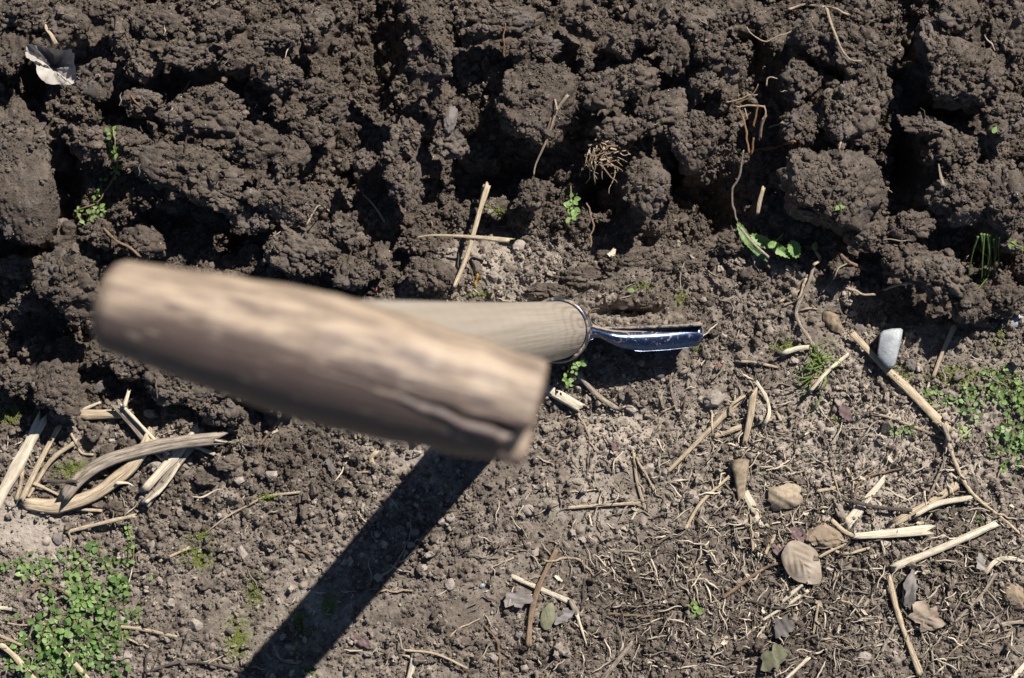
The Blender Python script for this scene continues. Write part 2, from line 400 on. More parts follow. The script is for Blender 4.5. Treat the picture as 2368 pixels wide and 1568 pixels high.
def scatter(name, pts, scl, rot, tint, group, nvar, mat, parent=None, label=None, cat=None):
    me = bpy.data.meshes.new(name); n = len(pts)
    me.vertices.add(n); me.vertices.foreach_set('co', np.asarray(pts, dtype=np.float32).ravel())
    a = me.attributes.new('scl', 'FLOAT_VECTOR', 'POINT'); a.data.foreach_set('vector', np.asarray(scl, dtype=np.float32).ravel())
    a = me.attributes.new('rot', 'FLOAT_VECTOR', 'POINT'); a.data.foreach_set('vector', np.asarray(rot, dtype=np.float32).ravel())
    a = me.attributes.new('tint', 'FLOAT', 'POINT'); a.data.foreach_set('value', np.asarray(tint, dtype=np.float32))
    a = me.attributes.new('vi', 'INT', 'POINT'); a.data.foreach_set('value', RNG.integers(0, nvar, n).astype(np.int32))
    me.materials.append(mat)
    o = bpy.data.objects.new(name, me); C.objects.link(o)
    md = o.modifiers.new('scatter', 'NODES'); md.node_group = group
    o['kind'] = 'stuff'
    if parent is not None: o.parent = parent
    if label: o['label'] = label; o['category'] = cat
    return o

# ------------------------------------------------------------------ clods
CLOD_N = 0
def clod(u, v, ru, rv, ang, top, label=None, rough=1.0, mat=None, dryness=0.08, name=None, cat='soil clod', group=None, rz=None, crumbs=1.0, seed=None, flatten=0.0):
    global CLOD_N
    CLOD_N += 1
    rng = np.random.default_rng(500+CLOD_N if seed is None else seed)
    top = top/1000
    p = Wp(u, v, top*0.7); s = px(1, top*0.7)
    a, b = ru*s*0.95, rv*s*0.95; m = min(a, b)
    c = rz/1000 if rz else min(0.8*m, top+0.018) if top > 0.012 else 0.7*m
    big = max(a, b)
    sub = 6 if big > 0.0165 else (5 if big > 0.006 else 4)
    vv, ff = ico(sub)
    mean = (a*b)**0.5
    l0 = bump_layer(vv, 11, 0.55, 1.0, rng)
    l1 = bump_layer(vv, int(130), 0.16, 0.34, rng)
    n2 = int(np.clip((mean/0.0021)**2*4.0, 60, 1500)); r2 = min(0.0029/mean, 0.22)
    l2 = bump_layer(vv, n2, r2*0.5, r2*1.25, rng)
    # a broken block: the inner hull of random planes, with lumps and crumbs on it
    pn = rnd_dirs(13, rng); pn = np.vstack([pn, [[0, 0, 1]]]).astype(np.float32); pc = np.append(rng.uniform(0.62, 1.0, 13), rng.uniform(.7, .95)).astype(np.float32)
    dt = vv @ pn.T; hull = np.min(np.where(dt > 0.05, pc[None, :]/np.maximum(dt, 0.05), 1.35), axis=1); hull = np.minimum(hull, 1.3)
    r = 0.72*hull*(0.78+0.30*l0) + 0.42*l1*rough + 1.15*l2*rough
    v3 = vv*r[:, None]
    for _ in range(2):                                   # broken faces
        d = rnd_dirs(1, rng)[0]
        if d[2] < -0.2: d[2] *= -1
        cut = rng.uniform(0.72, 0.92); t = v3@d; ex = np.maximum(t-cut, 0); v3 = v3-np.outer(ex*0.75, d)
    # keep the outline full: plan extents scaled to 1
    e = np.percentile(np.abs(v3[:, :2]), 99.5, axis=0); v3[:, :2] /= e
    zt = np.percentile(v3[:, 2], 99.8); v3[:, 2] /= zt
    v3[:, 2] = np.sign(v3[:, 2])*np.abs(v3[:, 2])**(1.0-flatten) if flatten else v3[:, 2]
    q = v3*np.array([a, b, c]); th = math.radians(ang); ct, st = math.cos(th), math.sin(th)
    q = np.stack([q[:, 0]*ct-q[:, 1]*st, q[:, 0]*st+q[:, 1]*ct, q[:, 2]], -1)
    zc = top-c
    keep = (vv[:, 2] > -0.42); fk = keep[ff].all(axis=1); f2 = ff[fk]
    used = np.zeros(len(vv), bool); used[f2.ravel()] = True
    remap = np.cumsum(used)-1; q = q[used]; f2 = remap[f2]
    nm = name or ('soil_clod' if label else 'soil_lump')
    o = link(nm, q, f2, mat or M_CLOD, parent=None if label else ground)
    o.location = (p[0], p[1], zc)
    if label: tag(o, label, cat, group)
    # record in the surface map
    wx, wy, wz = q[:, 0]+p[0], q[:, 1]+p[1], q[:, 2]+zc
    jx = ((wx+GX)/GS).astype(int); jy = ((wy+GY)/GS).astype(int)
    ok = (jx > 1) & (jx < nx-2) & (jy > 1) & (jy < ny-2)
    for dx in (-1, 0, 1):
        for dy in (-1, 0, 1):
            np.maximum.at(Htop, (jy[ok]+dy, jx[ok]+dx), wz[ok])
    # crumbs clinging to its upper side
    if crumbs > 0 and mean > 0.0075:
        sel = np.nonzero(q[:, 2] > -0.25*c)[0]
        n = int(crumbs*a*b*3.14/(0.00125**2))
        pick = rng.choice(sel, n, replace=n > len(sel))
        ph = rng.uniform(0, 6.28, 4); kk = 2.2/mean        # crumbs gather in drifts, bare faces between
        dr = np.sin(q[pick, 0]*kk+ph[0])*np.cos(q[pick, 1]*kk*1.2+ph[1])+0.5*np.sin(q[pick, 2]*kk*1.5+q[pick, 0]*kk*1.7+ph[2])
        pick = pick[rng.uniform(0, 1, n) < np.clip(0.55+0.75*dr, 0.12, 1)]
        sz = np.minimum(0.00062*(rng.uniform(0.0008, 1, len(pick))**-0.40), 0.0055)
        sz = np.minimum(sz, 0.28*mean)
        scatter('crumb_cover', q[pick]*(1+0.25*(sz/mean)[:, None]), sz[:, None]*rng.uniform(0.8, 1.15, (len(pick), 3)), rng.uniform(0, 6.28, (len(pick), 3)),
                np.clip(rng.normal(dryness, 0.10, len(pick)), 0, 0.6), G_CRUMB, 7, M_CRUMB, parent=o)
    return o

L = [  # lumps of the dug bank: u, v, ru, rv, angle, top(mm), roughness
    (60, 25, 80, 45, 0, 30, 1.1), (150, 60, 60, 50, 10, 32, 1.1), (250, 20, 60, 40, 0, 26, 1), (30, 120, 40, 60, 0, 24, 1.1), (290, 80, 40, 60, 20, 26, 1.0),
    (380, 60, 75, 42, -10, 31, 1.2), (500, 65, 75, 42, 5, 30, 1.3), (430, 130, 70, 36, 0, 33, 1.1), (560, 135, 60, 36, 10, 32, 1.2), (640, 95, 62, 48, 0, 33, 1.2),
    (725, 60, 50, 50, 0, 30, 1.2), (655, 178, 62, 46, -15, 33, 1.2), (735, 215, 52, 42, 0, 31, 1.1), (480, 262, 110, 62, -8, 37, 1.1), (330, 150, 45, 45, 0, 25, 1.1),
    (330, 235, 50, 40, 0, 24, 1.2), (195, 320, 60, 52, 0, 24, 1.3), (300, 330, 60, 40, 0, 26, 1.2), (590, 335, 78, 58, -10, 34, 1.1), (665, 365, 50, 60, -30, 32, 1.1),
    (500, 450, 85, 46, -20, 33, 0.9), (670, 462, 92, 56, -18, 33, 1.0), (590, 500, 60, 45, 0, 26, 1.0), (720, 300, 60, 40, 0, 26, 1.2), (770, 250, 40, 50, 0, 26, 1.2),
    (985, 60, 40, 110, 28, 46, 0.9), (995, 150, 58, 56, 0, 40, 1.2), (1160, 50, 100, 46, 0, 30, 1.3), (1090, 60, 48, 50, 0, 26, 1.3), (1245, 115, 62, 48, 0, 31, 1.3), (1340, 50, 66, 50, 0, 33, 1.1),
    (1435, 95, 42, 46, 0, 34, 1.1), (1510, 50, 62, 66, -20, 34, 1.1), (1560, 120, 40, 60, 0, 30, 1.2), (1385, 205, 62, 50, 0, 33, 1.2), (1465, 185, 60, 46, 0, 32, 1.1), (1520, 260, 72, 56, 0, 31, 1.1),
    (1440, 300, 60, 45, 0, 27, 1.1), (940, 315, 42, 56, 0, 27, 1.2), (905, 355, 28, 28, 0, 26, 1.2), (1020, 240, 36, 50, 0, 25, 1.1), (1040, 330, 46, 40, 0, 22, 1.2),
    (1640, 55, 72, 58, 0, 33, 1.1), (1650, 115, 50, 42, 0, 33, 1.1), (1700, 160, 34, 40, 0, 31, 1.2), (1630, 190, 36, 36, 0, 29, 1.2), (1690, 30, 40, 36, 0, 29, 1.2), (1750, 40, 40, 40, 0, 22, 1.1),
    (1905, 85, 82, 76, 0, 33, 1.0), (1995, 120, 80, 72, 0, 35, 1.0), (1845, 190, 56, 62, 0, 31, 1.0), (1950, 250, 90, 86, -15, 37, 1.0), (1850, 290, 62, 56, 0, 31, 1.1), (1990, 30, 60, 40, 0, 28, 1.2), (2030, 200, 36, 60, 0, 30, 1.1),
    (2160, 110, 46, 70, 20, 30, 1.1), (2240, 180, 96, 96, 0, 37, 0.9), (2320, 110, 66, 80, 0, 34, 1.0), (2220, 40, 60, 46, 0, 32, 1.1), (2330, 20, 66, 40, 0, 30, 1.1), (2130, 292, 66, 26, -8, 27, 1.0),
    (2320, 260, 70, 70, 0, 33, 1.0), (2200, 350, 70, 66, 0, 30, 1.0), (2235, 450, 96, 76, 0, 32, 1.0), (2010, 550, 62, 42, 0, 24, 1.2), (2110, 520, 60, 40, 0, 26, 1.2), (2095, 600, 66, 46, 0, 26, 1.2),
    (2175, 640, 72, 62, -30, 30, 1.2), (2240, 700, 55, 52, -20, 28, 1.2), (2320, 690, 60, 46, 0, 22, 1.1), (700, 590, 92, 58, -15, 31, 0.9), (790, 530, 50, 40, 0, 22, 1.1), (820, 632, 52, 46, 0, 20, 1.1),
    (955, 565, 40, 34, 0, 14, 1.2), (330, 560, 60, 40, 0, 20, 1.1), (230, 540, 40, 40, 0, 14, 1.2), (35, 620, 50, 30, 0, 14, 1.2), (60, 700, 40, 26, 0, 12, 1.2), (400, 880, 90, 62, -10, 24, 1.0),
    (510, 945, 66, 44, -20, 20, 1.1), (310, 845, 50, 45, 0, 16, 1.0), (560, 880, 60, 50, 0, 22, 1.0), (640, 920, 50, 40, 0, 16, 1.0), (245, 820, 50, 30, 0, 12, 1.2),
    (1560, 610, 70, 26, -10, 12, 0.8), (1440, 600, 80, 34, 0, 12, 0.8), (1340, 640, 60, 30, 0, 10, 1.0), (1275, 676, 62, 22, -5, 10, 1.0), (1480, 690, 50, 24, -10, 8, 1.1), (1740, 640, 40, 26, 0, 8, 1.1),
    (2330, 560, 40, 30, 0, 22, 1.1), (1620, 690, 40, 24, 0, 7, 1.2), (1950, 620, 40, 30, 0, 16, 1.2), (1690, 560, 40, 30, 0, 8, 1.0)]
for (u, v, ru, rv, a, t, r) in L: clod(u, v, ru, rv, a, t*1.36 if t > 15 else t, None, r)

def CL(u, v, ru, rv, a, t, *r, **k): return clod(u, v, ru, rv, a, t*1.36 if t > 15 else t, *r, **k)
CL(28, 385, 100, 190, 8, 40, 'large smooth flat-topped soil clod cut off by the left edge, above the white stalks', rough=0.55, crumbs=0.6, flatten=0.3)
CL(233, 180, 46, 58, 5, 36, 'upright egg-shaped dark soil clod just right of the curled grey dead leaf', rough=0.6, crumbs=0.7)
CL(440, 392, 132, 60, -10, 38, 'broad domed soil clod above the left end of the wooden grip', rough=0.7)
CL(1225, 232, 122, 104, -6, 38, 'flat-topped square soil block with smeared patches carrying the forked dry stem', rough=0.8, flatten=0.35)
CL(935, 425, 46, 72, 10, 27, 'tall crumbly soil clod between the pale splinter and the vertical straw', rough=1.0)
CL(840, 376, 28, 34, 0, 27, 'small round knob of soil to the upper left of the tall crumbly clod', rough=0.7)
CL(1225, 445, 40, 46, 0, 22, 'rounded purplish soil clod directly right of the vertical straw top', rough=0.8)
CL(1142, 478, 42, 26, 8, 15, 'low pale clod with yellow-green moss behind the vertical straw', rough=0.8, dryness=0.4)
CL(1495, 445, 64, 82, 12, 33, 'tall soil clod with steep right side below the gap, left of the deep dark hollow', rough=0.7, flatten=0.25)
CL(1605, 322, 68, 84, -8, 37, 'square-shouldered soil block left of the orange rootlets, dark cleft on its right', rough=0.7, flatten=0.3)
CL(1905, 432, 150, 100, -8, 39, 'big smeared flat soil slab above the toothed green leaves', rough=0.65, flatten=0.4, crumbs=0.7)
CL(2325, 455, 66, 108, 5, 35, 'smooth-faced soil clod cut off by the right edge, above the dark grassy hollow', rough=0.5, flatten=0.3, crumbs=0.6)
CL(160, 655, 96, 76, -12, 34, 'rounded soil clod touching the left end of the wooden grip', rough=0.8)
CL(128, 903, 74, 66, -25, 27, 'lumpy soil clod resting on the tops of the pale stalks at lower left', rough=0.5, crumbs=0.6)
CL(36, 872, 40, 44, 0, 22, 'small crumbly clod at the left edge beside the lumpy clod', rough=1.0)
CL(880, 590, 32, 36, 0, 18, 'knobbly dark clod above the grip, left of the horizontal straw', rough=0.9)
CL(1010, 640, 66, 42, -5, 18, 'pocked soil clod touching the lower end of the vertical straw', rough=0.9)
CL(215, 999, 24, 25, 0, 12, 'small dark clod below the horizontal broken stalk stub', rough=1.0)
CL(294, 1030, 25, 27, 0, 12, 'small dark clod framed between split stalk and curved grey stalk', rough=1.0)
CL(242, 1050, 21, 23, 0, 11, 'smaller smooth dark clod just above the curved grey stalk', rough=0.7)
CL(263, 1175, 26, 21, 0, 10, 'dark clod under the bend of the pale curved stalk', rough=1.0)
CL(523, 1071, 29, 21, 0, 11, 'pale-crusted clod below the frayed grey fibre clump', rough=0.9, dryness=0.5)
CL(335, 1240, 28, 26, 0, 8, 'dark crumbly clod left of the thin chickweed sprig tip', rough=0.9)
CL(475, 1110, 32, 22, 0, 9, 'crumbly clod right of the rough two-strip bark piece', rough=1.0)
CL(2276, 1402, 17, 15, 0, 5, 'small round brown clod near the right edge by the crossing thin stems', rough=0.5)

# ------------------------------------------------------------------ loose crumbs on the ground
def field(n, seed, densfn, r0, k, rmax, tintfn):
    rng = np.random.default_rng(seed)
    x = rng.uniform(-0.37, 0.37, n); y = rng.uniform(-0.25, 0.25, n)
    i = ((y+GY)/GS).astype(int); j = ((x+GX)/GS).astype(int)
    ok = (rng.uniform(0, 1, n) < densfn(i, j)) & (Htop[i, j]-H[i, j] < 0.001)
    x, y, i, j = x[ok], y[ok], i[ok], j[ok]; m = len(x)
    r = np.minimum(r0*rng.uniform(0.004, 1, m)**(-k), rmax)
    z = H[i, j]+r*0.35
    t = np.clip(tintfn(i, j, rng, m), 0, 1)
    return np.stack([x, y, z], -1), r[:, None]*rng.uniform(0.75, 1.2, (m, 3)), rng.uniform(0, 6.28, (m, 3)), t
P = [field(150000, 41, lambda i, j: np.clip(np.where(up[i, j] > .5, 1.0, 0.28+0.75*coarse[i, j])-0.72*smooth[i, j], 0.06, 1), 0.00055, 0.44, 0.0034, lambda i, j, g, m: dry[i, j]*0.75+g.normal(0.0, 0.16, m)+np.where(g.uniform(0, 1, m) < 0.22, 0.45, 0)*(1-0.85*up[i, j])),
     field(2600, 43, lambda i, j: np.clip(0.03+0.05*coarse[i, j]+0.75*lumpy[i, j]-0.3*smooth[i, j], 0.0, 1)*(1-0.6*up[i, j]), 0.0024, 0.25, 0.0062, lambda i, j, g, m: 0.12+g.normal(0.0, 0.1, m)+np.where(g.uniform(0, 1, m) < 0.3, 0.6, 0)*(1-0.85*up[i, j])),
     field(9000, 42, lambda i, j: np.clip(0.05+0.42*coarse[i, j]+0.66*lumpy[i, j]-0.34*smooth[i, j], 0.01, 1), 0.0013, 0.36, 0.0068, lambda i, j, g, m: dry[i, j]*0.7+g.normal(0.0, 0.12, m)+np.where(g.uniform(0, 1, m) < 0.38, 0.5, -0.1)*(1-0.85*up[i, j]))]
scatter('soil_crumbs', *[np.concatenate([a[q] for a in P]) for q in range(4)], G_CRUMB, 7, M_CRUMB, label='loose brown and grey soil crumbs strewn over the ground', cat='soil crumbs')

for a in P:            # things laid down later rest on the crumbs
    jx = ((a[0][:, 0]+GX)/GS).astype(int); jy = ((a[0][:, 1]+GY)/GS).astype(int); zt = a[0][:, 2]+a[1][:, 2]*0.5
    np.maximum.at(Htop, (jy, jx), zt)
    b = a[1][:, 0] > 0.0013
    for dx, dy in ((1, 0), (-1, 0), (0, 1), (0, -1)): np.maximum.at(Htop, (np.clip(jy[b]+dy, 0, ny-1), np.clip(jx[b]+dx, 0, nx-1)), zt[b]-0.0004)
# fine litter: rootlets and straw shreds too many to count
def fibre_variant(seed, mat, bend):
    rng = np.random.default_rng(seed); n = 9; t = np.linspace(-0.5, 0.5, n)
    kn = rng.uniform(-.3, .3); pa = np.stack([t, bend*0.6*np.sin(t*3.1+rng.uniform(0, 3))+bend*1.2*np.abs(t-kn)+0.012*np.sin(t*17+rng.uniform(0, 6)), 0.05*np.sin(t*9+rng.uniform(0, 6))], -1)
    V = []; F = []
    for k_, p in enumerate(pa):
        rr = 0.050*(1-0.75*abs(t[k_])*2*0.8)
        for a in range(5):
            V.append(p+np.array([0, math.cos(a*1.2566)*rr, math.sin(a*1.2566)*rr*0.8]))
    for k_ in range(n-1):
        for a in range(5):
            b = (a+1) % 5; F.append([k_*5+a, k_*5+b, (k_+1)*5+b, (k_+1)*5+a])
    me = bpy.data.meshes.new('fibre'); me.from_pydata([list(q) for q in V], [], F); me.materials.append(mat)
    me.polygons.foreach_set('use_smooth', np.ones(len(F), dtype=bool))
    return bpy.data.objects.new('fibre', me)
def fibre_mat():
    m, n, l, p = new_mat('litter_fibre')
    at = node(n, 'ShaderNodeAttribute', attribute_type='INSTANCER', attribute_name='tint')
    c = mixc(n, l, at.outputs['Fac'], (0.045, 0.032, 0.023), (0.74, 0.63, 0.47))
    l.new(c, p.inputs['Base Color']); p.inputs['Roughness'].default_value = 0.8
    return m
M_LIT = fibre_mat()
FV = [fibre_variant(60+i, M_LIT, b) for i, b in enumerate((0.02, 0.06, 0.12, 0.26, 0.09))]
def flake_variant(seed):
    rng = np.random.default_rng(seed); n = 9; th = np.sort(rng.uniform(0, 6.28, n)); r = rng.uniform(.16, .36, n)
    V = [(0, 0, .07)]+[(math.cos(a)*b, math.sin(a)*b*.6, rng.normal(0, .05)) for a, b in zip(th, r)]+[(0, 0, .02)]+[(math.cos(a)*b, math.sin(a)*b*.6, -.05) for a, b in zip(th, r)]
    F = [[0, 1+k_, 1+(k_+1) % n] for k_ in range(n)]+[[n+1, n+2+(k_+1) % n, n+2+k_] for k_ in range(n)]+[[1+k_, n+2+k_, n+2+(k_+1) % n, 1+(k_+1) % n] for k_ in range(n)]
    me = bpy.data.meshes.new('flake'); me.from_pydata([tuple(map(float, q)) for q in V], [], F); me.materials.append(M_LIT); return bpy.data.objects.new('flake', me)
FV += [fibre_variant(70, M_LIT, .05), fibre_variant(71, M_LIT, .16), flake_variant(90)]
G_FIB = node_group('litter_scatter', FV)
rng = np.random.default_rng(77)
cand = 66000
x = rng.uniform(-0.36, 0.36, cand); y = rng.uniform(-0.245, 0.245, cand)
uu = x/(CAM_Z*K)+1184; vv_ = 784-y/(CAM_Z*K)
i = ((y+GY)/GS).astype(int); j = ((x+GX)/GS).astype(int)
dn = 0.006+0.014*(1-up[i, j])+0.5*np.exp(-(((uu-1490)/100)**2+((vv_-1370)/90)**2))+0.75*np.exp(-(((uu-1900)/480)**2+((vv_-1330)/260)**2))+0.25*np.exp(-(((uu-1680)/220)**2+((vv_-1000)/110)**2))+0.15*np.exp(-(((uu-150)/200)**2+((vv_-1480)/110)**2))
ok = rng.uniform(0, 1, cand) < dn
x, y, i, j = x[ok], y[ok], i[ok], j[ok]; m = len(x)
ln = 0.0026+0.017*rng.uniform(0, 1, m)**3.2
th = ln*rng.uniform(0.7, 2.2, m)
dark = np.where(up[i, j] > 0.5, 0.3, 0.0)
scatter('plant_litter', np.stack([x, y, np.maximum(Htop[i, j], hget(x+.002, y))+0.0007+0.0012*rng.uniform(0, 1, m)], -1), np.stack([ln, np.minimum(th, 0.016), np.minimum(th, 0.012)], -1),
        np.stack([rng.uniform(0, 6.28, m), rng.normal(0, 0.14, m), rng.uniform(0, 6.28, m)], -1), np.clip(rng.beta(1.0, 1.9, m)-dark*0.5, 0, 1),
        G_FIB, 8, M_LIT, label='fine dry rootlets and straw shreds littering the soil', cat='plant litter')

# ------------------------------------------------------------------ strands: straw, sticks, roots
def catmull(P, step):
    P = np.asarray(P, float)
    if len(P) == 2:
        n = max(4, int(np.linalg.norm(P[1]-P[0])/step)); t = np.linspace(0, 1, n)[:, None]; return P[0]*(1-t)+P[1]*t
    Q = np.vstack([2*P[0]-P[1], P, 2*P[-1]-P[-2]]); out = []
    for k_ in range(1, len(Q)-2):
        a, b, c, d = Q[k_-1:k_+3]; n = max(3, int(np.linalg.norm(c-b)/step))
        for t in np.linspace(0, 1, n, endpoint=(k_ == len(Q)-3)):
            out.append(0.5*((2*b)+(-a+c)*t+(2*a-5*b+4*c-d)*t*t+(-a+3*b-3*c+d)*t**3))
    return np.array(out)
SN = 0
def strand(path, wid, mat, name='straw', label=None, cat=None, parent=None, flat=0.6, stiff=True, taper=(1, 1), groove=0.0, lift=0.0, rag=0.6, jit=0.10, wob=0.0, stamp=True, zends=None, sides=8, group=None, nodes=()):
    """a stalk or root lying on the surface along a path seen in the picture"""
    global SN; SN += 1; rng = np.random.default_rng(2000+SN)
    if wid > 14: wid *= 1.14
    if wid <= 5 and wob == 0: wob = 1.4
    pp = catmull(path, max(4.0, wid*0.45)); n = len(pp)
    if wob: pp = pp + np.stack([np.interp(np.arange(n), np.arange(0, n+3, 3), rng.normal(0, wob, len(np.arange(0, n+3, 3)))) for _ in (0, 1)], -1)
    z = np.zeros(n)
    for _ in range(4):
        s = (CAM_Z-z)*K; X = (pp[:, 0]-1184)*s; Y = (784-pp[:, 1])*s
        wr = wid*0.5*K*CAM_Z
        hs = hget(X, Y)
        L_ = np.concatenate([[0], np.cumsum(np.hypot(np.diff(X), np.diff(Y)))]); T = L_[-1]
        if zends is not None: zt = zends[0]*(1-L_/T)+zends[1]*L_/T; zt = np.maximum(zt, 0)
        elif stiff:
            best = None
            for sl in np.linspace(-0.32, 0.32, 41):
                ic = np.percentile(hs-sl*L_, 98); g = np.mean(np.abs(sl*L_+ic-hs))+0.01*abs(sl)*T
                if best is None or g < best[0]: best = (g, sl*L_+ic)
            zt = best[1]
        else:
            k_ = max(1, int(n/14)); pad = np.pad(hs, k_, mode='edge')
            mx = np.array([pad[q:q+2*k_+1].max() for q in range(n)]); mn = np.array([pad[q:q+2*k_+1].mean() for q in range(n)])
            zt = 0.85*mx+0.15*mn; pad = np.pad(zt, k_, mode='edge'); zt = np.array([pad[q:q+2*k_+1].mean() for q in range(n)])
        z = zt + wr*flat*0.7 + lift/1000 + (0.0006 if zends is None else 0)
    s = (CAM_Z-z)*K; X = (pp[:, 0]-1184)*s; Y = (784-pp[:, 1])*s
    c3 = np.stack([X, Y, z], -1); L_ = np.concatenate([[0], np.cumsum(np.linalg.norm(np.diff(c3, axis=0), axis=1))])
    tan = np.gradient(c3, axis=0); tan /= np.linalg.norm(tan, axis=1, keepdims=True)+1e-9
    side = np.cross(tan, [0, 0, 1]); side /= np.linalg.norm(side, axis=1, keepdims=True)+1e-9
    upv = np.cross(side, tan)
    tt = L_/L_[-1]
    R = wid*0.5*s*(taper[0]*(1-tt)+taper[1]*tt)
    R = R*(1+jit*np.interp(np.arange(n), np.arange(0, n+4, 4), rng.normal(0, 1, len(np.arange(0, n+4, 4)))))
    for (nt_, amt) in nodes: R = R*(1+amt*np.exp(-((tt-nt_)/0.02)**2))
    sj = rng.normal(0, jit*0.6, sides); V = []; UVs = []
    tw = rng.uniform(-0.3, 0.3)
    for k_ in range(n):
        for a in range(sides):
            an = 2*math.pi*a/sides+tw
            rr = 1+sj[a]; cy, sz = math.cos(an)*rr, math.sin(an)*rr
            if groove and 0.2*math.pi < (an % (2*math.pi)) < 0.8*math.pi: sz -= groove*1.4*(1-abs((an % (2*math.pi))-math.pi/2)/(0.3*math.pi))
            p = c3[k_]+side[k_]*cy*R[k_]+upv[k_]*sz*R[k_]*flat
            if k_ in (0, n-1) and rag: p = p+tan[k_]*(1 if k_ else -1)*(rng.uniform(-.6, .8) if rng.uniform() < .6 else rng.uniform(1.2, 3.2))*rag*R[k_]
            V.append(p); UVs.append((a/sides if a <= sides/2 else 1-a/sides, L_[k_]/(wid*K*CAM_Z)))
    F = []
    for k_ in range(n-1):
        for a in range(sides):
            b = (a+1) % sides; F.append([k_*sides+a, k_*sides+b, (k_+1)*sides+b, (k_+1)*sides+a])
    c0 = len(V); V.append(c3[0]+tan[0]*R[0]*(0.5 if rag < 0.3 else -0.4)); V.append(c3[-1]-tan[-1]*R[-1]*(-0.5 if rag < 0.3 else 0.4)); UVs += [(0.5, 0), (0.5, UVs[-1][1])]
    for a in range(sides):
        b = (a+1) % sides; F.append([c0, b, a]); F.append([c0+1, (n-1)*sides+a, (n-1)*sides+b])
    V = np.array(V); base = c3[n//2].copy()
    po = np.array(parent.location) if parent is not None else base
    o = link(name, V-po, F, mat, parent=parent, uv=UVs)
    if parent is None: o.location = base
    if label: tag(o, label, cat, group)
    if stamp:
        for k_ in range(n):
            m_ = max(1, int(R[k_]/GS*0.8)); jx = int((X[k_]+GX)/GS); jy = int((Y[k_]+GY)/GS)
            if 2 < jx < nx-3 and 2 < jy < ny-3:
                w_ = Htop[max(jy-m_, 0):jy+m_+1, max(jx-m_, 0):jx+m_+1]; np.maximum(w_, z[k_]+R[k_]*flat*0.6, out=w_)
    return o

def parted(name, label, cat, pieces, group=None):
    """a stalk or plant made of several pieces: an Empty with each piece as a part"""
    first = pieces[0][0][0]; sp = surf(*first)
    e = empty(name, label, cat, tuple(sp), group)
    for (path, wid, mat, nm, kw) in pieces: strand(path, wid, mat, nm, parent=e, **kw)
    return e

# --- lower left pile of stalks
strand([(92, 975), (45, 1065), (-18, 1178)], 25, M_WHITE, 'maize_stalk', 'thick pale split stalk leaning out of the left edge of the photo', 'stalk', flat=0.45, groove=0.25)
strand([(135, 988), (95, 1062), (50, 1155)], 13, M_STRAW, 'straw_stalk', 'slender pale stalk standing second from the left in the stalk pile', 'stalk')
strand([(176, 1022), (118, 1065), (64, 1150)], 10, M_STRAW, 'straw_stalk', 'thin pale stalk crossing the foot of the second stalk from the left', 'stalk', nodes=((0.05, .4),))
strand([(156, 988), (172, 1017), (188, 1047), (216, 1052)], 6, M_STRAW, 'straw_sliver', 'narrow bent straw hanging from under the lumpy clod', 'straw', stiff=False)
strand([(52, 1088), (48, 1120), (38, 1155)], 9, M_STRAW, 'straw_stub', 'short curved straw stub between the two leftmost stalks', 'straw', stiff=False)
parted('straw_stalk', 'short horizontal straw stub ending under the split stalk', 'stalk', [([(190, 960), (294, 957)], 21, M_STRAW, 'stalk', dict(flat=0.5)), ([(192, 947), (232, 930)], 7, M_WHITE, 'splinter', {})])
parted('maize_stalk', 'dark-grooved split stalk slanting down to the grey curved stalk', 'stalk', [([(277, 942), (335, 1008), (382, 1055)], 24, M_GREYSTALK, 'stalk', dict(flat=0.5, groove=0.7)), ([(283, 938), (341, 1000), (390, 1050)], 8, M_WHITE, 'rind', dict(lift=1)), ([(288, 938), (298, 905)], 12, M_WHITE, 'splinter', dict(taper=(1, .6)))])
parted('bark_piece', 'rough broken bark piece in two whitish strips under the grey curved stalk', 'bark', [([(456, 990), (432, 1022), (335, 1130)], 20, M_WHITE, 'bark_strip', dict(flat=0.4, jit=.15)), ([(466, 995), (411, 1071), (333, 1168)], 19, M_GREYSTALK, 'bark_strip', dict(flat=0.4, jit=.2)), ([(414, 1074), (380, 1125), (338, 1162)], 8, M_WHITE, 'bark_edge', dict(lift=2, jit=.3))])
strand([(64, 1166), (134, 1171), (215, 1146), (268, 1109), (309, 1074), (346, 1016)], 26, M_STRAW, 'maize_stalk', 'cream curved stalk with a node, lying below the grey curved stalk', 'stalk', flat=0.45, groove=0.15, nodes=((0.2, .12),))
parted('maize_stalk', 'long grey weathered curved stalk arching over the pile', 'stalk', [([(150, 1146), (188, 1103), (242, 1068), (322, 1042), (403, 1025), (502, 1014)], 27, M_GREYSTALK, 'stalk', dict(flat=0.5, groove=0.35, jit=.07)), ([(500, 1020), (538, 1025)], 5, M_WHITE, 'splinter', dict(taper=(1, .3)))])
parted('stick', 'ochre stick with a hooked end above the chickweed patch', 'stick', [([(156, 1230), (252, 1206), (311, 1193)], 10, M_STRAW, 'stem', {}), ([(158, 1232), (164, 1250), (162, 1268)], 5, M_ROOT, 'hook', dict(stiff=False))])
strand([(114, 1114), (177, 1113)], 9, M_TWIG, 'twig', 'short dark twig poking left from under the grey curved stalk', 'twig')
strand([(80, 1119), (112, 1132), (140, 1147)], 8, M_STRAW, 'straw_sliver', 'frayed straw wisp at the lower end of the cream stalk', 'straw')
strand([(271, 1117), (295, 1117), (311, 1126)], 9, M_WHITE, 'straw_sliver', 'pale stub sticking out right of the cream curved stalk', 'straw', taper=(1, .4))
strand([(452, 1032), (497, 1051)], 8, M_WHITE, 'straw_sliver', 'pale sliver just below the tip of the grey curved stalk', 'straw')
strand([(366, 1009), (397, 997), (430, 990)], 5, M_STRAW, 'straw_sliver', 'thin curved straw above the grey curved stalk', 'straw', stiff=False, taper=(.4, .6))
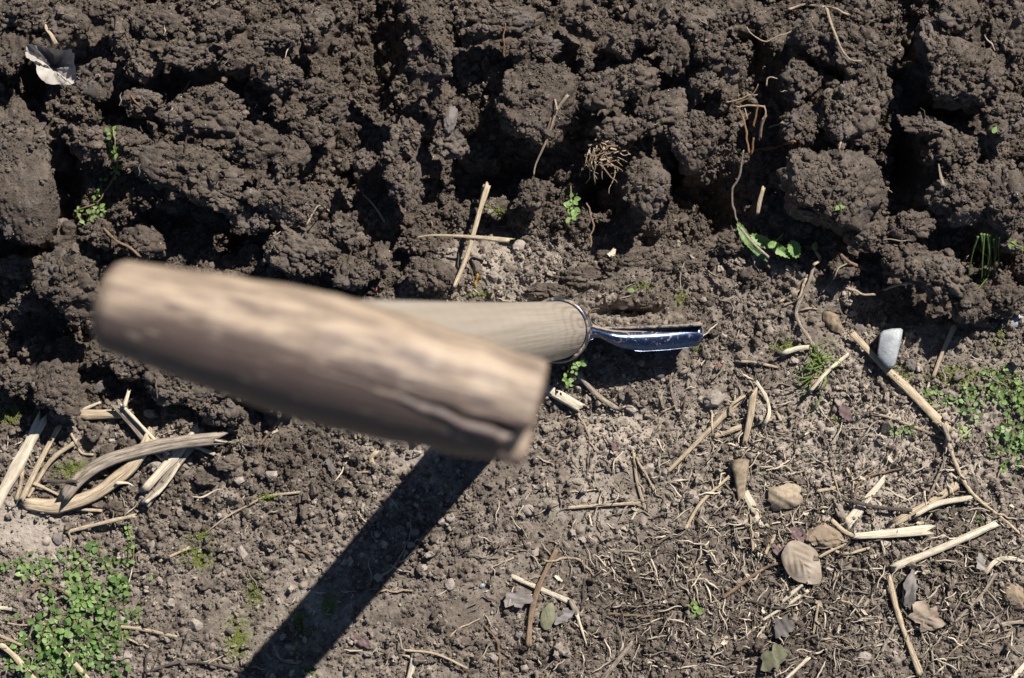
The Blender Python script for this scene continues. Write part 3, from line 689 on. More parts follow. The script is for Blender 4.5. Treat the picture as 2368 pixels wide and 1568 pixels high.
strand([(647, 968), (601, 1029)], 7, M_BROWN, 'stick', 'thin brown stick coming out from under the grip to the pale crumbs', 'stick')
strand([(188, 1179), (234, 1181)], 8, M_STRAW, 'straw_sliver', 'torn straw flake below the node of the cream stalk', 'straw')
strand([(460, 1245), (520, 1198), (575, 1168), (617, 1148), (693, 1138)], 6, M_ROOT, 'dry_grass', 'long curved dry grass stem right of the stalk pile', 'grass stem', stiff=False, taper=(.5, 1), flat=.35)
strand([(370, 1297), (437, 1267)], 7, M_STRAW, 'straw_stub', 'short straight straw on bare soil right of the chickweed patch', 'straw')
strand([(75, 1370), (88, 1352), (112, 1352), (160, 1378), (173, 1412), (170, 1458)], 6, M_BROWN, 'twig', 'reddish curved stem arching over the lower left chickweed', 'stem', stiff=False, lift=5)
strand([(95, 1446), (130, 1485), (222, 1592)], 12, M_STRAW, 'stick', 'pale stick crossing the bottom of the left chickweed patch', 'stick', taper=(.8, 1.1))
strand([(-15, 1480), (30, 1515), (82, 1575)], 13, M_STRAW, 'stick', 'pale straw stalk in the bottom left corner', 'stick')
strand([(-10, 1466), (50, 1492)], 7, M_STRAW, 'straw_sliver', 'short straw touching the left edge above the corner stalk', 'straw')
strand([(-8, 1405), (34, 1409)], 10, M_WHITE, 'straw_sliver', 'whitish flat straw fragment at the left edge beside the chickweed', 'straw', flat=.3)
strand([(0, 1440), (60, 1445), (115, 1442)], 4, M_ROOT, 'straw_sliver', 'hair-thin straw lying level across the chickweed at left', 'straw', stiff=False)
strand([(95, 1475), (150, 1470), (200, 1455), (240, 1443)], 4, M_BROWN, 'twig', 'thin brown stem lying level through the lower chickweed', 'stem', stiff=False)
strand([(260, 1447), (330, 1456), (410, 1473)], 8, M_ROOT, 'stick', 'straight dry stem leading right out of the lower left chickweed', 'stick')
strand([(297, 1478), (347, 1497)], 5, M_STRAW, 'straw_sliver', 'short thin straw below the straight dry stem', 'straw')
strand([(352, 1486), (338, 1520), (334, 1570)], 5, M_TWIG, 'twig', 'thin dark upright twig at the bottom left of centre', 'twig')
parted('twig', 'long dark curved twig with one side branch along the bottom edge', 'twig', [([(337, 1555), (417, 1532), (500, 1538), (612, 1570)], 7, M_TWIG, 'stem', dict(stiff=False)), ([(480, 1532), (527, 1512)], 4, M_ROOT, 'branch', {})])
strand([(317, 1338), (357, 1352), (393, 1322)], 3.5, M_TWIG, 'twig', 'small V-shaped dark twig beside the chickweed patch', 'twig', stiff=False)
strand([(680, 1262), (723, 1286)], 5, M_BROWN, 'twig', 'short curved twig just left of the long shadow', 'twig')
strand([(0, 945), (35, 985)], 5, M_TWIG, 'twig', 'thin grey twig at the left edge above the thick split stalk', 'twig')

# --- bottom centre
strand([(950, 1198), (947, 1245), (923, 1292), (890, 1328), (863, 1335)], 5, M_ROOT, 'dry_grass', 'curved dry grass stem lying half inside the shovel shadow', 'grass stem', stiff=False, taper=(.7, 1.1))
strand([(1183, 1332), (1250, 1362), (1323, 1394)], 12, M_WHITE, 'stick', 'pale straw stick passing under the upright brown stick', 'stick', flat=.5)
strand([(1287, 1272), (1247, 1355), (1228, 1428), (1223, 1494)], 14, M_BROWN, 'stick', 'upright speckled brown stick crossing over a pale straw', 'stick', nodes=((.38, .2),))
parted('stick', 'grey bent stick with white tip below the crossed sticks', 'stick', [([(1320, 1392), (1337, 1424)], 14, M_GREYSTALK, 'stem', {}), ([(1335, 1424), (1357, 1492)], 7, M_WHITE, 'tip', dict(taper=(1.2, .5)))])
strand([(1315, 1174), (1400, 1168), (1480, 1163)], 8, M_STRAW, 'stick', 'level dry stick left of the tangled dead grass in the lower right', 'stick')
strand([(1410, 1420), (1460, 1424), (1508, 1423)], 4.5, M_BROWN, 'twig', 'short reddish level twig left of the tiny green seedling', 'twig')
strand([(1461, 1487), (1390, 1575)], 12, M_GREYSTALK, 'stick', 'grey-green stick running off the bottom edge right of centre', 'stick')
parted('straw', 'forked pale stem at the bottom edge beside a wide straw stub', 'straw', [([(930, 1503), (1007, 1512), (1080, 1545)], 6, M_STRAW, 'stem', {}), ([(920, 1465), (933, 1502)], 4, M_GREYSTALK, 'branch', {}), ([(928, 1510), (952, 1524)], 5, M_STRAW, 'branch', {})])
strand([(958, 1524), (944, 1580)], 16, M_WHITE, 'straw_stub', 'wide white straw stub standing on the bottom edge', 'straw', flat=.4)
strand([(878, 1366), (953, 1365)], 4.5, M_ROOT, 'straw_sliver', 'small level straw right of the shovel shadow', 'straw')
strand([(1123, 1445), (1150, 1488), (1160, 1570)], 5, M_BROWN, 'twig', 'long thin brown twig left of the upright brown stick', 'twig', stiff=False)
strand([(1130, 1318), (1187, 1290)], 4, M_STRAW, 'straw_sliver', 'thin straw above and left of the crossed sticks', 'straw')
strand([(1037, 1472), (1065, 1452), (1090, 1442), (1110, 1430)], 4, M_STRAW, 'root', 'wispy white rootlet on the smooth brown soil', 'root', stiff=False)
strand([(1466, 1052), (1473, 1112), (1493, 1180)], 8, M_ROOT, 'dry_grass', 'dry bent grass stem standing at the right end of the level stick', 'grass stem', stiff=False)
strand([(1470, 1058), (1492, 1095), (1510, 1133)], 5, M_STRAW, 'straw_sliver', 'thin straw right beside the bent grass stem', 'straw')
strand([(1474, 1177), (1460, 1203)], 7, M_WHITE, 'straw_sliver', 'short white straw under the right end of the level stick', 'straw')
strand([(869, 1046), (858, 1060), (866, 1084)], 10, M_STRAW, 'bark_chip', 'curled tan bark chip just below the middle of the grip', 'bark', stiff=False, flat=.4)
strand([(801, 1045), (823, 1090), (852, 1090)], 3.5, M_ROOT, 'root', 'thin hooked rootlet below the grip left of the bark chip', 'root', stiff=False)
strand([(1260, 1300), (1330, 1290), (1372, 1330)], 5, M_ROOT, 'root', 'thin arched root above the crossed sticks', 'root', stiff=False)
strand([(1352, 1340), (1345, 1410)], 5, M_TWIG, 'twig', 'thin dark upright twig right of the crossed sticks', 'twig')
strand([(1560, 1455), (1540, 1510), (1525, 1565)], 5, M_TWIG, 'twig', 'crooked grey twig near the bottom edge right of the grey-green stick', 'twig', stiff=False)

# --- around the straw and spade in the middle
parted('straw_stalk', 'tall pale straw standing up the middle over a level straw, split at its top', 'straw', [([(1128, 430), (1112, 480), (1100, 523), (1080, 592), (1050, 665)], 13, M_STRAW, 'stalk', dict(taper=(.9, .75), flat=.5, lift=3)), ([(1120, 428), (1110, 468)], 7, M_GREYSTALK, 'splinter', dict(lift=3))])
strand([(965, 549), (1000, 544), (1080, 547), (1175, 556)], 12, M_STRAW, 'straw_stalk', 'level tapering pale straw crossed by the tall straw', 'straw', taper=(.3, 1.1), flat=.5, rag=1)
parted('dry_weed', 'forked dry stem lying across the flat square soil block', 'stem', [([(1311, 222), (1287, 257), (1267, 317), (1240, 378), (1234, 405)], 6.5, M_ROOT, 'stem', dict(taper=(1.1, .5))), ([(1284, 230), (1288, 255)], 4, M_ROOT, 'branch', {}), ([(1275, 275), (1262, 318)], 4, M_BROWN, 'branch', {})])
strand([(840, 450), (866, 477), (890, 514)], 7, M_GREYSTALK, 'splinter', 'bluish splinter leaning in the shade right of the domed clods', 'splinter', taper=(.4, 1))
strand([(1168, 55), (1166, 90), (1166, 132)], 3.5, M_ORANGE, 'root', 'upright thin brown root near the top above the square block', 'root')
strand([(1256, 893), (1338, 940)], 21, M_WHITE, 'straw_stalk', 'short wide pale straw coming out from behind the right end of the grip', 'straw', flat=.45, groove=.2)
strand([(1322, 848), (1377, 910), (1424, 944)], 14, M_GREYSTALK, 'stick', 'tapering grey-brown stick in the shade under the spade socket', 'stick', taper=(.7, 1))
strand([(1337, 950), (1357, 1000), (1377, 1042)], 4, M_ROOT, 'root', 'thin wavy root hanging down from the short wide straw', 'root', stiff=False)
parted('root', 'forked grey root below the right half of the blade', 'root', [([(1560, 850), (1550, 886), (1562, 940), (1575, 965)], 6, M_GREYSTALK, 'stem', dict(stiff=False)), ([(1551, 886), (1531, 915), (1535, 945)], 5, M_GREYSTALK, 'branch', dict(stiff=False)), ([(1562, 938), (1530, 955), (1515, 975)], 4, M_ROOT, 'branch', dict(stiff=False))])
strand([(1112, 614), (1106, 635), (1098, 660)], 6, M_YELLOW, 'bark_sliver', 'bright orange-yellow bark sliver beside the tall straw', 'bark', stiff=False, flat=.4, jit=.3)
strand([(1358, 470), (1371, 520), (1366, 573)], 4, M_BROWN, 'root', 'thin brown root dropping from the dark hollow right of the green seedling', 'root', zends=(.012, .012))
strand([(1430, 690), (1455, 684), (1475, 668)], 3, M_GREYSTALK, 'root', 'small hooked rootlet above the shiny blade', 'root', stiff=False)
strand([(710, 520), (730, 480), (745, 474), (765, 492)], 4, M_ROOT, 'root', 'looped pale rootlet left of the bluish splinter', 'root', stiff=False)
strand([(395, 258), (415, 225), (440, 188)], 4, M_ROOT, 'root', 'slanting thin root on the crumbly bank at upper left', 'root', stiff=False)
strand([(304, 220), (312, 232), (322, 246)], 4, M_ORANGE, 'root', 'tiny ochre rootlet right of the upright egg-shaped clod', 'root', stiff=False)
strand([(240, 528), (268, 556), (300, 572), (322, 592)], 6, M_BROWN, 'root', 'knobbly reddish root running down to the left end of the grip', 'root', stiff=False, jit=.25)

# --- right side
parted('maize_stalk', 'very long split stalk running diagonally to the right edge', 'stalk', [([(1972, 773), (2046, 850), (2112, 913), (2186, 990)], 17, M_STRAW, 'stalk', dict(flat=.55, groove=.3, taper=(.8, 1.2))), ([(2186, 988), (2200, 1046), (2232, 1118), (2266, 1158), (2322, 1202), (2376, 1250)], 10, M_STRAW, 'stalk', dict(flat=.5, stiff=False, lift=1, taper=(1.2, .6), jit=.16)), ([(2310, 1188), (2340, 1200), (2376, 1200)], 5, M_STRAW, 'splinter', dict(stiff=False)), ([(2184, 985), (2196, 1020)], 9, M_GREYSTALK, 'splinter', {})])
strand([(2014, 957), (2045, 962), (2096, 980), (2184, 1014)], 7, M_ROOT, 'straw', 'thin grey straw ending at the kink of the very long stalk', 'straw', stiff=False)
parted('straw_stalk', 'bone-coloured stalk emerging steeply below the dug ridge at right', 'stalk', [([(2206, 756), (2179, 816), (2158, 872)], 12, M_ROOT, 'stalk', dict(taper=(1, .8))), ([(2153, 868), (2143, 907)], 6, M_WHITE, 'tip', {})])
parted('twig', 'crooked dark twig hanging from the toothed green leaves down to the grass tuft', 'twig', [([(1884, 608), (1869, 656), (1843, 712), (1846, 743), (1876, 790), (1905, 828), (1930, 868)], 9, M_GREYSTALK, 'stem', dict(stiff=False, taper=(.9, .8), lift=2)), ([(1876, 790), (1884, 835), (1887, 882)], 6, M_GREYSTALK, 'branch', dict(stiff=False)), ([(1850, 716), (1875, 712), (1892, 718)], 3.5, M_ROOT, 'branch', dict(stiff=False)), ([(1882, 612), (1896, 600), (1888, 583)], 7, M_STRAW, 'hook', dict(stiff=False, lift=3))])
parted('straw_curl', 'pair of curled pale straws left of the crooked twig', 'straw', [([(1864, 645), (1848, 672), (1803, 698)], 6, M_STRAW, 'straw', dict(stiff=False)), ([(1858, 660), (1846, 690), (1812, 706)], 6, M_ROOT, 'straw', dict(stiff=False))])
parted('straw_tangle', 'tangle of broken pale maize stalks right of the shadow of the blade', 'straw', [
    ([(1712, 923), (1650, 985), (1545, 1090)], 12, M_STRAW, 'stalk', dict(taper=(1.1, .7))), ([(1779, 968), (1720, 985), (1652, 1008)], 13, M_ROOT, 'stalk', dict(flat=.4, stiff=False)),
    ([(1742, 908), (1735, 965), (1722, 1025)], 16, M_STRAW, 'stalk', dict(flat=.35, taper=(1.1, .7), lift=1)), ([(1750, 885), (1772, 920), (1779, 956), (1766, 985)], 9, M_WHITE, 'ribbon', dict(stiff=False, flat=.3, lift=2)),
    ([(1704, 930), (1650, 930), (1648, 1010)], 5, M_STRAW, 'ribbon', dict(stiff=False, flat=.4)), ([(1740, 905), (1690, 940), (1700, 975)], 6, M_STRAW, 'ribbon', dict(stiff=False, flat=.3, lift=2)), ([(1790, 940), (1812, 985), (1815, 1000)], 7, M_ROOT, 'ribbon', dict(stiff=False, flat=.4))])
strand([(1700, 835), (1745, 838), (1800, 850)], 6, M_ROOT, 'straw_sliver', 'level wispy straw left of the green grass tuft', 'straw', stiff=False)
strand([(1577, 862), (1600, 850), (1620, 835)], 12, M_GREYSTALK, 'bark_chip', 'grey angular bark chip just below the tip of the blade', 'bark', flat=.5)
strand([(1958, 666), (1975, 670), (1995, 680), (2020, 680)], 5, M_ROOT, 'root', 'wavy pale rootlet in the shade under the dug ridge', 'root', zends=(.02, .018))
strand([(2046, 670), (2075, 660), (2112, 656)], 5, M_ROOT, 'root', 'straight pale rootlet poking from the dug ridge, right of the wavy one', 'root', zends=(.018, .022))
strand([(1927, 643), (1940, 622), (1962, 609)], 4, M_ROOT, 'root', 'short slanting rootlet at the top left of the dug ridge', 'root', stiff=False)
strand([(1942, 586), (1965, 606), (2000, 622)], 6, M_BROWN, 'root', 'brown root crossing the crumbly top of the dug ridge', 'root', stiff=False, jit=.25)
strand([(1912, 20), (1920, 48), (1932, 80), (1946, 112), (1966, 137), (1993, 141)], 6, M_ROOT, 'root', 'thick whitish root draping down the bank at upper right', 'root', stiff=False, lift=1, taper=(1.1, .6))
strand([(1826, 22), (1850, 14), (1879, 12), (1929, 17), (1963, 34)], 5, M_ROOT, 'root', 'pale arched root at the top edge above the draping root', 'root', stiff=False, lift=1)
parted('root_tuft', 'tuft of orange-brown rootlets beside the dark cleft at upper right', 'roots', [
    ([(1712, 257), (1722, 290), (1728, 320), (1734, 354)], 4.5, M_ORANGE, 'rootlet', dict(zends=(.03, .03))), ([(1771, 268), (1762, 290), (1758, 320)], 6, M_BROWN, 'rootlet', dict(zends=(.036, .03))),
    ([(1750, 245), (1747, 270), (1744, 292)], 5, M_ORANGE, 'rootlet', dict(zends=(.036, .03))), ([(1679, 238), (1712, 226), (1750, 219)], 3.5, M_ROOT, 'rootlet', dict(zends=(.026, .034))),
    ([(1700, 242), (1722, 232), (1745, 212), (1752, 196)], 3, M_ORANGE, 'rootlet', dict(zends=(.03, .036))), ([(1703, 248), (1735, 244), (1765, 246)], 4, M_ROOT, 'rootlet', dict(zends=(.03, .034))),
    ([(1778, 294), (1795, 290), (1812, 282)], 4, M_ROOT, 'rootlet', dict(stiff=False)), ([(1735, 352), (1775, 345), (1840, 328)], 5, M_ORANGE, 'rootlet', dict(stiff=False, jit=.3)),
    ([(1722, 246), (1726, 262), (1730, 275)], 3, M_ROOT, 'rootlet', dict(zends=(.03, .03))), ([(1772, 200), (1780, 180), (1800, 184)], 3, M_ROOT, 'rootlet', dict(zends=(.036, .038))),
    ([(1768, 246), (1771, 262), (1760, 285), (1755, 325)], 3.5, M_ROOT, 'rootlet', dict(zends=(.034, .03))), ([(1745, 318), (1742, 345), (1736, 358)], 4, M_ORANGE, 'rootlet', dict(zends=(.032, .028)))])
strand([(1719, 350), (1712, 400), (1694, 443), (1698, 490), (1712, 523)], 5, M_GREYSTALK, 'root', 'long grey root hanging beside the smeared flat slab', 'root', zends=(.03, .006))
strand([(1726, 62), (1745, 82), (1769, 99), (1790, 88), (1838, 70)], 3, M_ROOT, 'root', 'hair-thin V-shaped root left of the draping white root', 'root', zends=(.026, .032))
strand([(2171, 380), (2175, 405), (2182, 430)], 9, M_GREYSTALK, 'bark_chip', 'narrow grey bark chip on the clod right of the deep gap', 'bark', taper=(.4, 1))
strand([(1764, 438), (1756, 468), (1752, 495)], 9, M_ROOT, 'bark_chip', 'pale bark flake on the left rim of the smeared slab', 'bark', flat=.3, zends=(.03, .026))
strand([(1945, 330), (1938, 348)], 4, M_STRAW, 'straw_sliver', 'tiny tan straw above the smeared slab', 'straw')
strand([(2265, 575), (2285, 600), (2283, 640), (2252, 680)], 3, M_GRASS, 'grass', 'dark green grass blade hanging in the right hollow, longest of them', 'grass', zends=(.01, .006))

# --- lower right litter
parted('straw_ribbon', 'broad white split straw folded in a corner at lower right', 'straw', [([(2042, 1110), (2005, 1155), (1956, 1218)], 25, M_WHITE, 'ribbon', dict(flat=.25, groove=.3, taper=(.5, 1.1))), ([(1926, 1205), (1955, 1230), (1984, 1243)], 9, M_STRAW, 'ribbon', dict(flat=.3)), ([(1980, 1240), (2060, 1234), (2142, 1226)], 21, M_WHITE, 'ribbon', dict(flat=.25, groove=.3, taper=(.6, 1.1), lift=2))])
parted('straw_stalk', 'splayed straw with two frayed ends above the broad white straw', 'straw', [([(2079, 1203), (2146, 1166), (2212, 1122)], 17, M_STRAW, 'stalk', dict(flat=.4, groove=.3, rag=1.2)), ([(2120, 1190), (2170, 1165), (2244, 1152)], 13, M_WHITE, 'stalk', dict(flat=.35, rag=1, lift=2))])
strand([(1966, 1158), (2029, 1173), (2106, 1180)], 8, M_TWIG, 'twig', 'blackish twig lying over the broad white straw', 'twig', lift=2)
strand([(2072, 1309), (2180, 1266), (2297, 1214)], 15, M_WHITE, 'stick', 'straight pale stick slanting up to the right below the splayed straw', 'stick', flat=.6)
strand([(2056, 1334), (2066, 1380), (2080, 1430), (2128, 1560)], 14, M_STRAW, 'stick', 'straight brown-spotted stick passing left of the big curled leaf', 'stick', taper=(.8, 1.1))
strand([(2039, 1508), (2052, 1480), (2070, 1447)], 8, M_GREYSTALK, 'splinter', 'bluish grey splinter left of the brown-spotted stick', 'splinter')
strand([(2180, 1334), (2184, 1390), (2187, 1448)], 5, M_TWIG, 'pine_needle', 'left one of two dark parallel needles right of the curled leaf', 'needle')
strand([(2190, 1336), (2196, 1390), (2201, 1446)], 5, M_GREYSTALK, 'pine_needle', 'right one of two dark parallel needles right of the curled leaf', 'needle')
strand([(2302, 1328), (2270, 1375), (2209, 1438)], 7, M_GREYSTALK, 'stick', 'long thin pale-grey stem right of the two dark needles', 'stick')
strand([(2278, 1326), (2300, 1300), (2328, 1291), (2376, 1298)], 12, M_WHITE, 'straw_stalk', 'bent white straw entering from the right edge', 'straw', stiff=False, flat=.5)
strand([(1892, 1398), (1881, 1466)], 6, M_STRAW, 'straw_sliver', 'short upright straw above the yellow-green seed', 'straw')
strand([(1766, 1433), (1806, 1408)], 7, M_WHITE, 'straw_sliver', 'short white straw at the left end of the dark curved stem', 'straw')
strand([(1700, 1388), (1740, 1390), (1799, 1406), (1862, 1392), (1918, 1394)], 6, M_TWIG, 'twig', 'dark curved stem below the large oval dead leaf', 'twig', stiff=False)
strand([(1809, 1392), (1856, 1352)], 8, M_WHITE, 'straw_sliver', 'white straw piece just under the tip of the oval leaf, left of its twin', 'straw')
strand([(1828, 1394), (1870, 1365)], 9, M_WHITE, 'straw_sliver', 'frayed white straw piece right of its twin under the oval leaf', 'straw', rag=1.4)
strand([(1586, 1222), (1622, 1162), (1688, 1101)], 9, M_STRAW, 'stick', 'slanting pale stem left of the brown net-veined husk', 'stick')
strand([(1732, 1172), (1738, 1220), (1742, 1274)], 5, M_ROOT, 'straw', 'thin upright stem below the white leaf fragment', 'straw')
strand([(1869, 1522), (1816, 1572)], 9, M_WHITE, 'straw_sliver', 'pale stick cut by the bottom edge right of the olive dead leaf', 'stick')
strand([(2376, 1530), (2340, 1572)], 12, M_WHITE, 'straw_sliver', 'white stick cut by the bottom right corner', 'stick')
strand([(2252, 1422), (2242, 1472), (2196, 1512), (2176, 1560)], 3.5, M_ROOT, 'root', 'thin curving rootlet near the bottom right corner', 'root', stiff=False)
strand([(2192, 1047), (2172, 1095), (2146, 1156)], 6, M_GREYSTALK, 'twig', 'thin grey stem left of the lower half of the very long stalk', 'stem')
strand([(1892, 1136), (1932, 1128)], 9, M_STRAW, 'straw_stub', 'little straw stub left of the broad white straw top', 'straw')
strand([(1959, 1085), (1976, 1118)], 7, M_STRAW, 'straw_sliver', 'short curled straw above the broad white straw', 'straw', stiff=False)
strand([(1925, 1090), (1945, 1160)], 4, M_ROOT, 'straw', 'thin slanting stem left of the short curled straw', 'straw')
strand([(1975, 1150), (1990, 1115), (2030, 1095), (2095, 1080)], 5, M_BROWN, 'root', 'brown arched rootlet over the top of the broad white straw', 'root', stiff=False)
strand([(1905, 1210), (1915, 1258), (1950, 1280), (2010, 1268)], 7, M_STRAW, 'straw_curl', 'hoop of curled straw under the broad white straw', 'straw', stiff=False, flat=.3)
strand([(1895, 1288), (1925, 1272), (1965, 1255)], 6, M_STRAW, 'straw_sliver', 'straw sliver from the hoop towards the large oval leaf', 'straw')
strand([(1925, 1345), (1940, 1310), (1962, 1285)], 5, M_ROOT, 'root', 'short pale rootlet right of the large oval leaf', 'root', stiff=False)
strand([(1768, 1286), (1780, 1260), (1800, 1226)], 9, M_STRAW, 'straw_sliver', 'tan straw piece above left of the large oval leaf', 'straw', flat=.4)
strand([(1585, 1345), (1625, 1338)], 5, M_STRAW, 'straw_sliver', 'short level straw above the tiny green seedling', 'straw')
strand([(1585, 1325), (1612, 1304)], 6, M_ROOT, 'straw_sliver', 'short slanting straw left of the leaf stalk of the oval leaf', 'straw')
strand([(1595, 1345), (1592, 1400), (1590, 1450)], 3, M_TWIG, 'twig', 'thin dark twig behind the tiny green seedling', 'twig', stiff=False)
strand([(2140, 1410), (2180, 1415), (2215, 1455)], 4, M_TWIG, 'twig', 'thin twig crossing the top of the big curled leaf', 'twig', stiff=False, lift=2)
strand([(2230, 1435), (2290, 1425), (2330, 1410)], 5, M_TWIG, 'twig', 'thin black twig left of the tan stone at the right edge', 'twig', stiff=False)
strand([(2300, 1450), (2340, 1440), (2376, 1438)], 12, M_GREYSTALK, 'bark_chip', 'grey bark strip at the right edge below the tan stone', 'bark', flat=.4)
strand([(1998, 1500), (1960, 1525), (1940, 1550)], 4, M_TWIG, 'twig', 'thin twig left of the bluish splinter near the bottom', 'twig', stiff=False)
strand([(2155, 1505), (2160, 1560)], 6, M_GREYSTALK, 'twig', 'grey stem at the bottom edge right of the brown-spotted stick', 'stem')
strand([(1940, 1380), (1970, 1400), (1990, 1425)], 4, M_STRAW, 'straw_sliver', 'thin straw right of the dark curved stem', 'straw')

# ------------------------------------------------------------------ leaves and husks
def leaf_mesh(a, b, kind, rng, cup=0.0, fold=0.0, wrinkle=0.0, teeth=0, nr=7, ns=28, veins=0.0):
    V = [(0, 0, 0)]; F = []
    ph = rng.uniform(0, 6.28, 6)
    for r in range(1, nr+1):
        for s in range(ns):
            th = 2*math.pi*s/ns; q = r/nr
            R = 1.0
            if kind == 'oval': R = 1.0/(abs(math.cos(th))**1.75+abs(math.sin(th))**1.75)**(1/1.75)*(1.0+0.16*max(0, math.cos(th))**9+0.03*math.sin(5*th+ph[0]))
            if kind == 'round': R = 1.0+0.06*math.sin(3*th+ph[0])
            if kind == 'ragged': R = 0.85+0.20*math.sin(2*th+ph[0])+0.13*math.sin(5*th+ph[1])+0.09*math.sin(9*th+ph[2])
            if kind == 'square': R = 1.0/(abs(math.cos(th))**5+abs(math.sin(th))**5)**0.2*(1.0+0.07*math.sin(7*th+ph[0])+0.04*math.sin(13*th+ph[1]))
            if teeth: R *= 1+0.08*((s % 2)*2-1)
            x, y = math.cos(th)*R*q, math.sin(th)*R*q
            z = cup*(x*x+y*y)*a + fold*abs(y)*b + wrinkle*a*(math.sin(x*5+ph[3])*math.cos(y*4+ph[4])+0.5*math.sin(x*9+y*7+ph[5]))*(0.3+0.7*q)
            z -= veins*a*abs(math.sin((abs(y)*1.0-x*0.7)*9))*0.06
            V.append((x*a, y*b, z))
    for s in range(ns): F.append([0, 1+s, 1+(s+1) % ns])
    for r in range(nr-1):
        for s in range(ns):
            i0 = 1+r*ns; F.append([i0+s, i0+ns+s, i0+ns+(s+1) % ns, i0+(s+1) % ns])
    return np.array(V), F
LN = 0
def leaf(u, v, ru, rv, ang, mat, label=None, cat='leaf', name='dead_leaf', kind='ragged', tilt=(0, 0), lift=1.0, parent=None, thick=0.0003, **kw):
    global LN; LN += 1; rng = np.random.default_rng(4000+LN)
    c = surf(u, v); s = px(1, c[2]); V, F = leaf_mesh(ru*s, rv*s, kind, rng, **kw)
    # rest on the highest points below it
    rr = max(ru, rv)*s*0.6
    hs = [float(hget(c[0]+dx*rr, c[1]+dy*rr)) for dx in (-1, 0, 1) for dy in (-1, 0, 1)]
    z = float(np.percentile(hs, 90))+lift/1000+.001
    p = Wp(u, v, z)
    Rm = Matrix.Rotation(math.radians(tilt[0]), 4, 'X') @ Matrix.Rotation(math.radians(tilt[1]), 4, 'Y') @ Matrix.Rotation(math.radians(ang), 4, 'Z')
    V = V @ np.array(Rm.to_3x3()).T
    if parent is not None: V = V + (p-np.array(parent.location))
    n = len(V)     # a second skin gives it real thickness
    V2 = np.vstack([V, V-np.array([0, 0, thick])]); F2 = F+[[q+n for q in f[::-1]] for f in F]
    o = link(name, V2, F2, mat, parent=parent)
    if parent is None: o.location = tuple(p)
    if label: tag(o, label, cat)
    m_ = int(min(ru, rv)*s/GS*0.6); jx = int((p[0]+GX)/GS); jy = int((p[1]+GY)/GS)
    if 2 < jx < nx-3 and 2 < jy < ny-3:
        w_ = Htop[max(jy-m_, 0):jy+m_+1, max(jx-m_, 0):jx+m_+1]; np.maximum(w_, z, out=w_)
    return o
e = empty('dead_leaf', 'curled grey dead leaf with a dark shaded hollow at the top left', 'leaf', tuple(surf(118, 150)))
def curled(parent):
    # cupped sheet: rims high, hollow in the middle, ragged torn outline (picture coordinates)
    ring = [(60, 104), (78, 103), (98, 106), (118, 113), (140, 117), (160, 113), (171, 122), (172, 146), (176, 172), (177, 200), (160, 196), (135, 196), (108, 193), (90, 178), (84, 152), (72, 138), (60, 132), (61, 118)]
    zr = [42, 42, 41, 40, 42, 46, 46, 42, 37, 34, 33, 33, 34, 36, 37, 40, 42, 42]
    c = np.array([124, 160]); base = 0.031; ns = len(ring)*3; V = [Wp(c[0], c[1]-10, 0.020)]; F = []
    rg = np.random.default_rng(5); ru_ = np.array(ring+ring[:1], float); zz = np.array(zr+zr[:1], float)
    for r in range(1, 9):
        q = r/8
        for s in range(ns):
            t = s/3; k_ = int(t); f = t-k_
            p = ru_[k_]*(1-f)+ru_[k_+1]*f; z = (zz[k_]*(1-f)+zz[k_+1]*f)/1000
            pp = c+(p-c)*(q**0.8)+rg.normal(0, 1.3, 2)
            low = 0.023 if p[1] < 150 and p[0] > 78 else 0.031
            zq = low+(z-low)*(q**(2.0 if p[1] < 150 else 1.0)) + 0.0016*math.sin(t*2.1)*q + 0.0010*math.sin(t*5.3+q*4)*q
            V.append(Wp(pp[0], pp[1], zq))
    for s in range(ns): F.append([0, 1+s, 1+(s+1) % ns])
    for r in range(7):
        for s in range(ns):
            i0 = 1+r*ns; F.append([i0+s, i0+ns+s, i0+ns+(s+1) % ns, i0+(s+1) % ns])
    V = np.array(V)-np.array(parent.location); n = len(V)
    return link('blade', np.vstack([V, V-[0, 0, 0.0004]]), F+[[q+n for q in f[::-1]] for f in F], M_DRYLEAF, parent=parent)
curled(e)
strand([(104, 50), (108, 68), (118, 80), (130, 104)], 9, M_STRAW, 'leaf_stalk', parent=e, stiff=False, flat=.3, taper=(.4, 1.3))
e = empty('dead_leaf', 'large oval pale dead leaf on a long curved leaf stalk at lower right', 'leaf', tuple(surf(1856, 1302)))
leaf(1856, 1302, 56, 42, -52, M_TANLEAF, name='blade', kind='oval', parent=e, cup=-0.16, fold=-0.10, wrinkle=0.04, lift=7, tilt=(4, 3), veins=1.2, nr=10, ns=36)
strand([(1816, 1300), (1782, 1308), (1746, 1328), (1672, 1383)], 8, M_BROWN, 'leaf_stalk', parent=e, stiff=False, taper=(.8, 1.1), lift=1)
e = empty('dead_leaf', 'big grey-brown curled leaf with a folded upper lobe by the spotted stick', 'leaf', tuple(surf(2146, 1428)))
leaf(2144, 1428, 44, 36, 8, M_TANLEAF, name='blade', kind='ragged', parent=e, cup=-0.22, wrinkle=0.11, lift=6, veins=1.6, nr=9, ns=32)
leaf(2106, 1364, 44, 20, 78, M_GREYLEAF, name='lobe', kind='ragged', parent=e, cup=-0.3, fold=.6, wrinkle=0.08, lift=6)
e = empty('papery_husk', 'upright brown papery husk, wide at the top and narrow below', 'husk', tuple(surf(1709, 1100)))
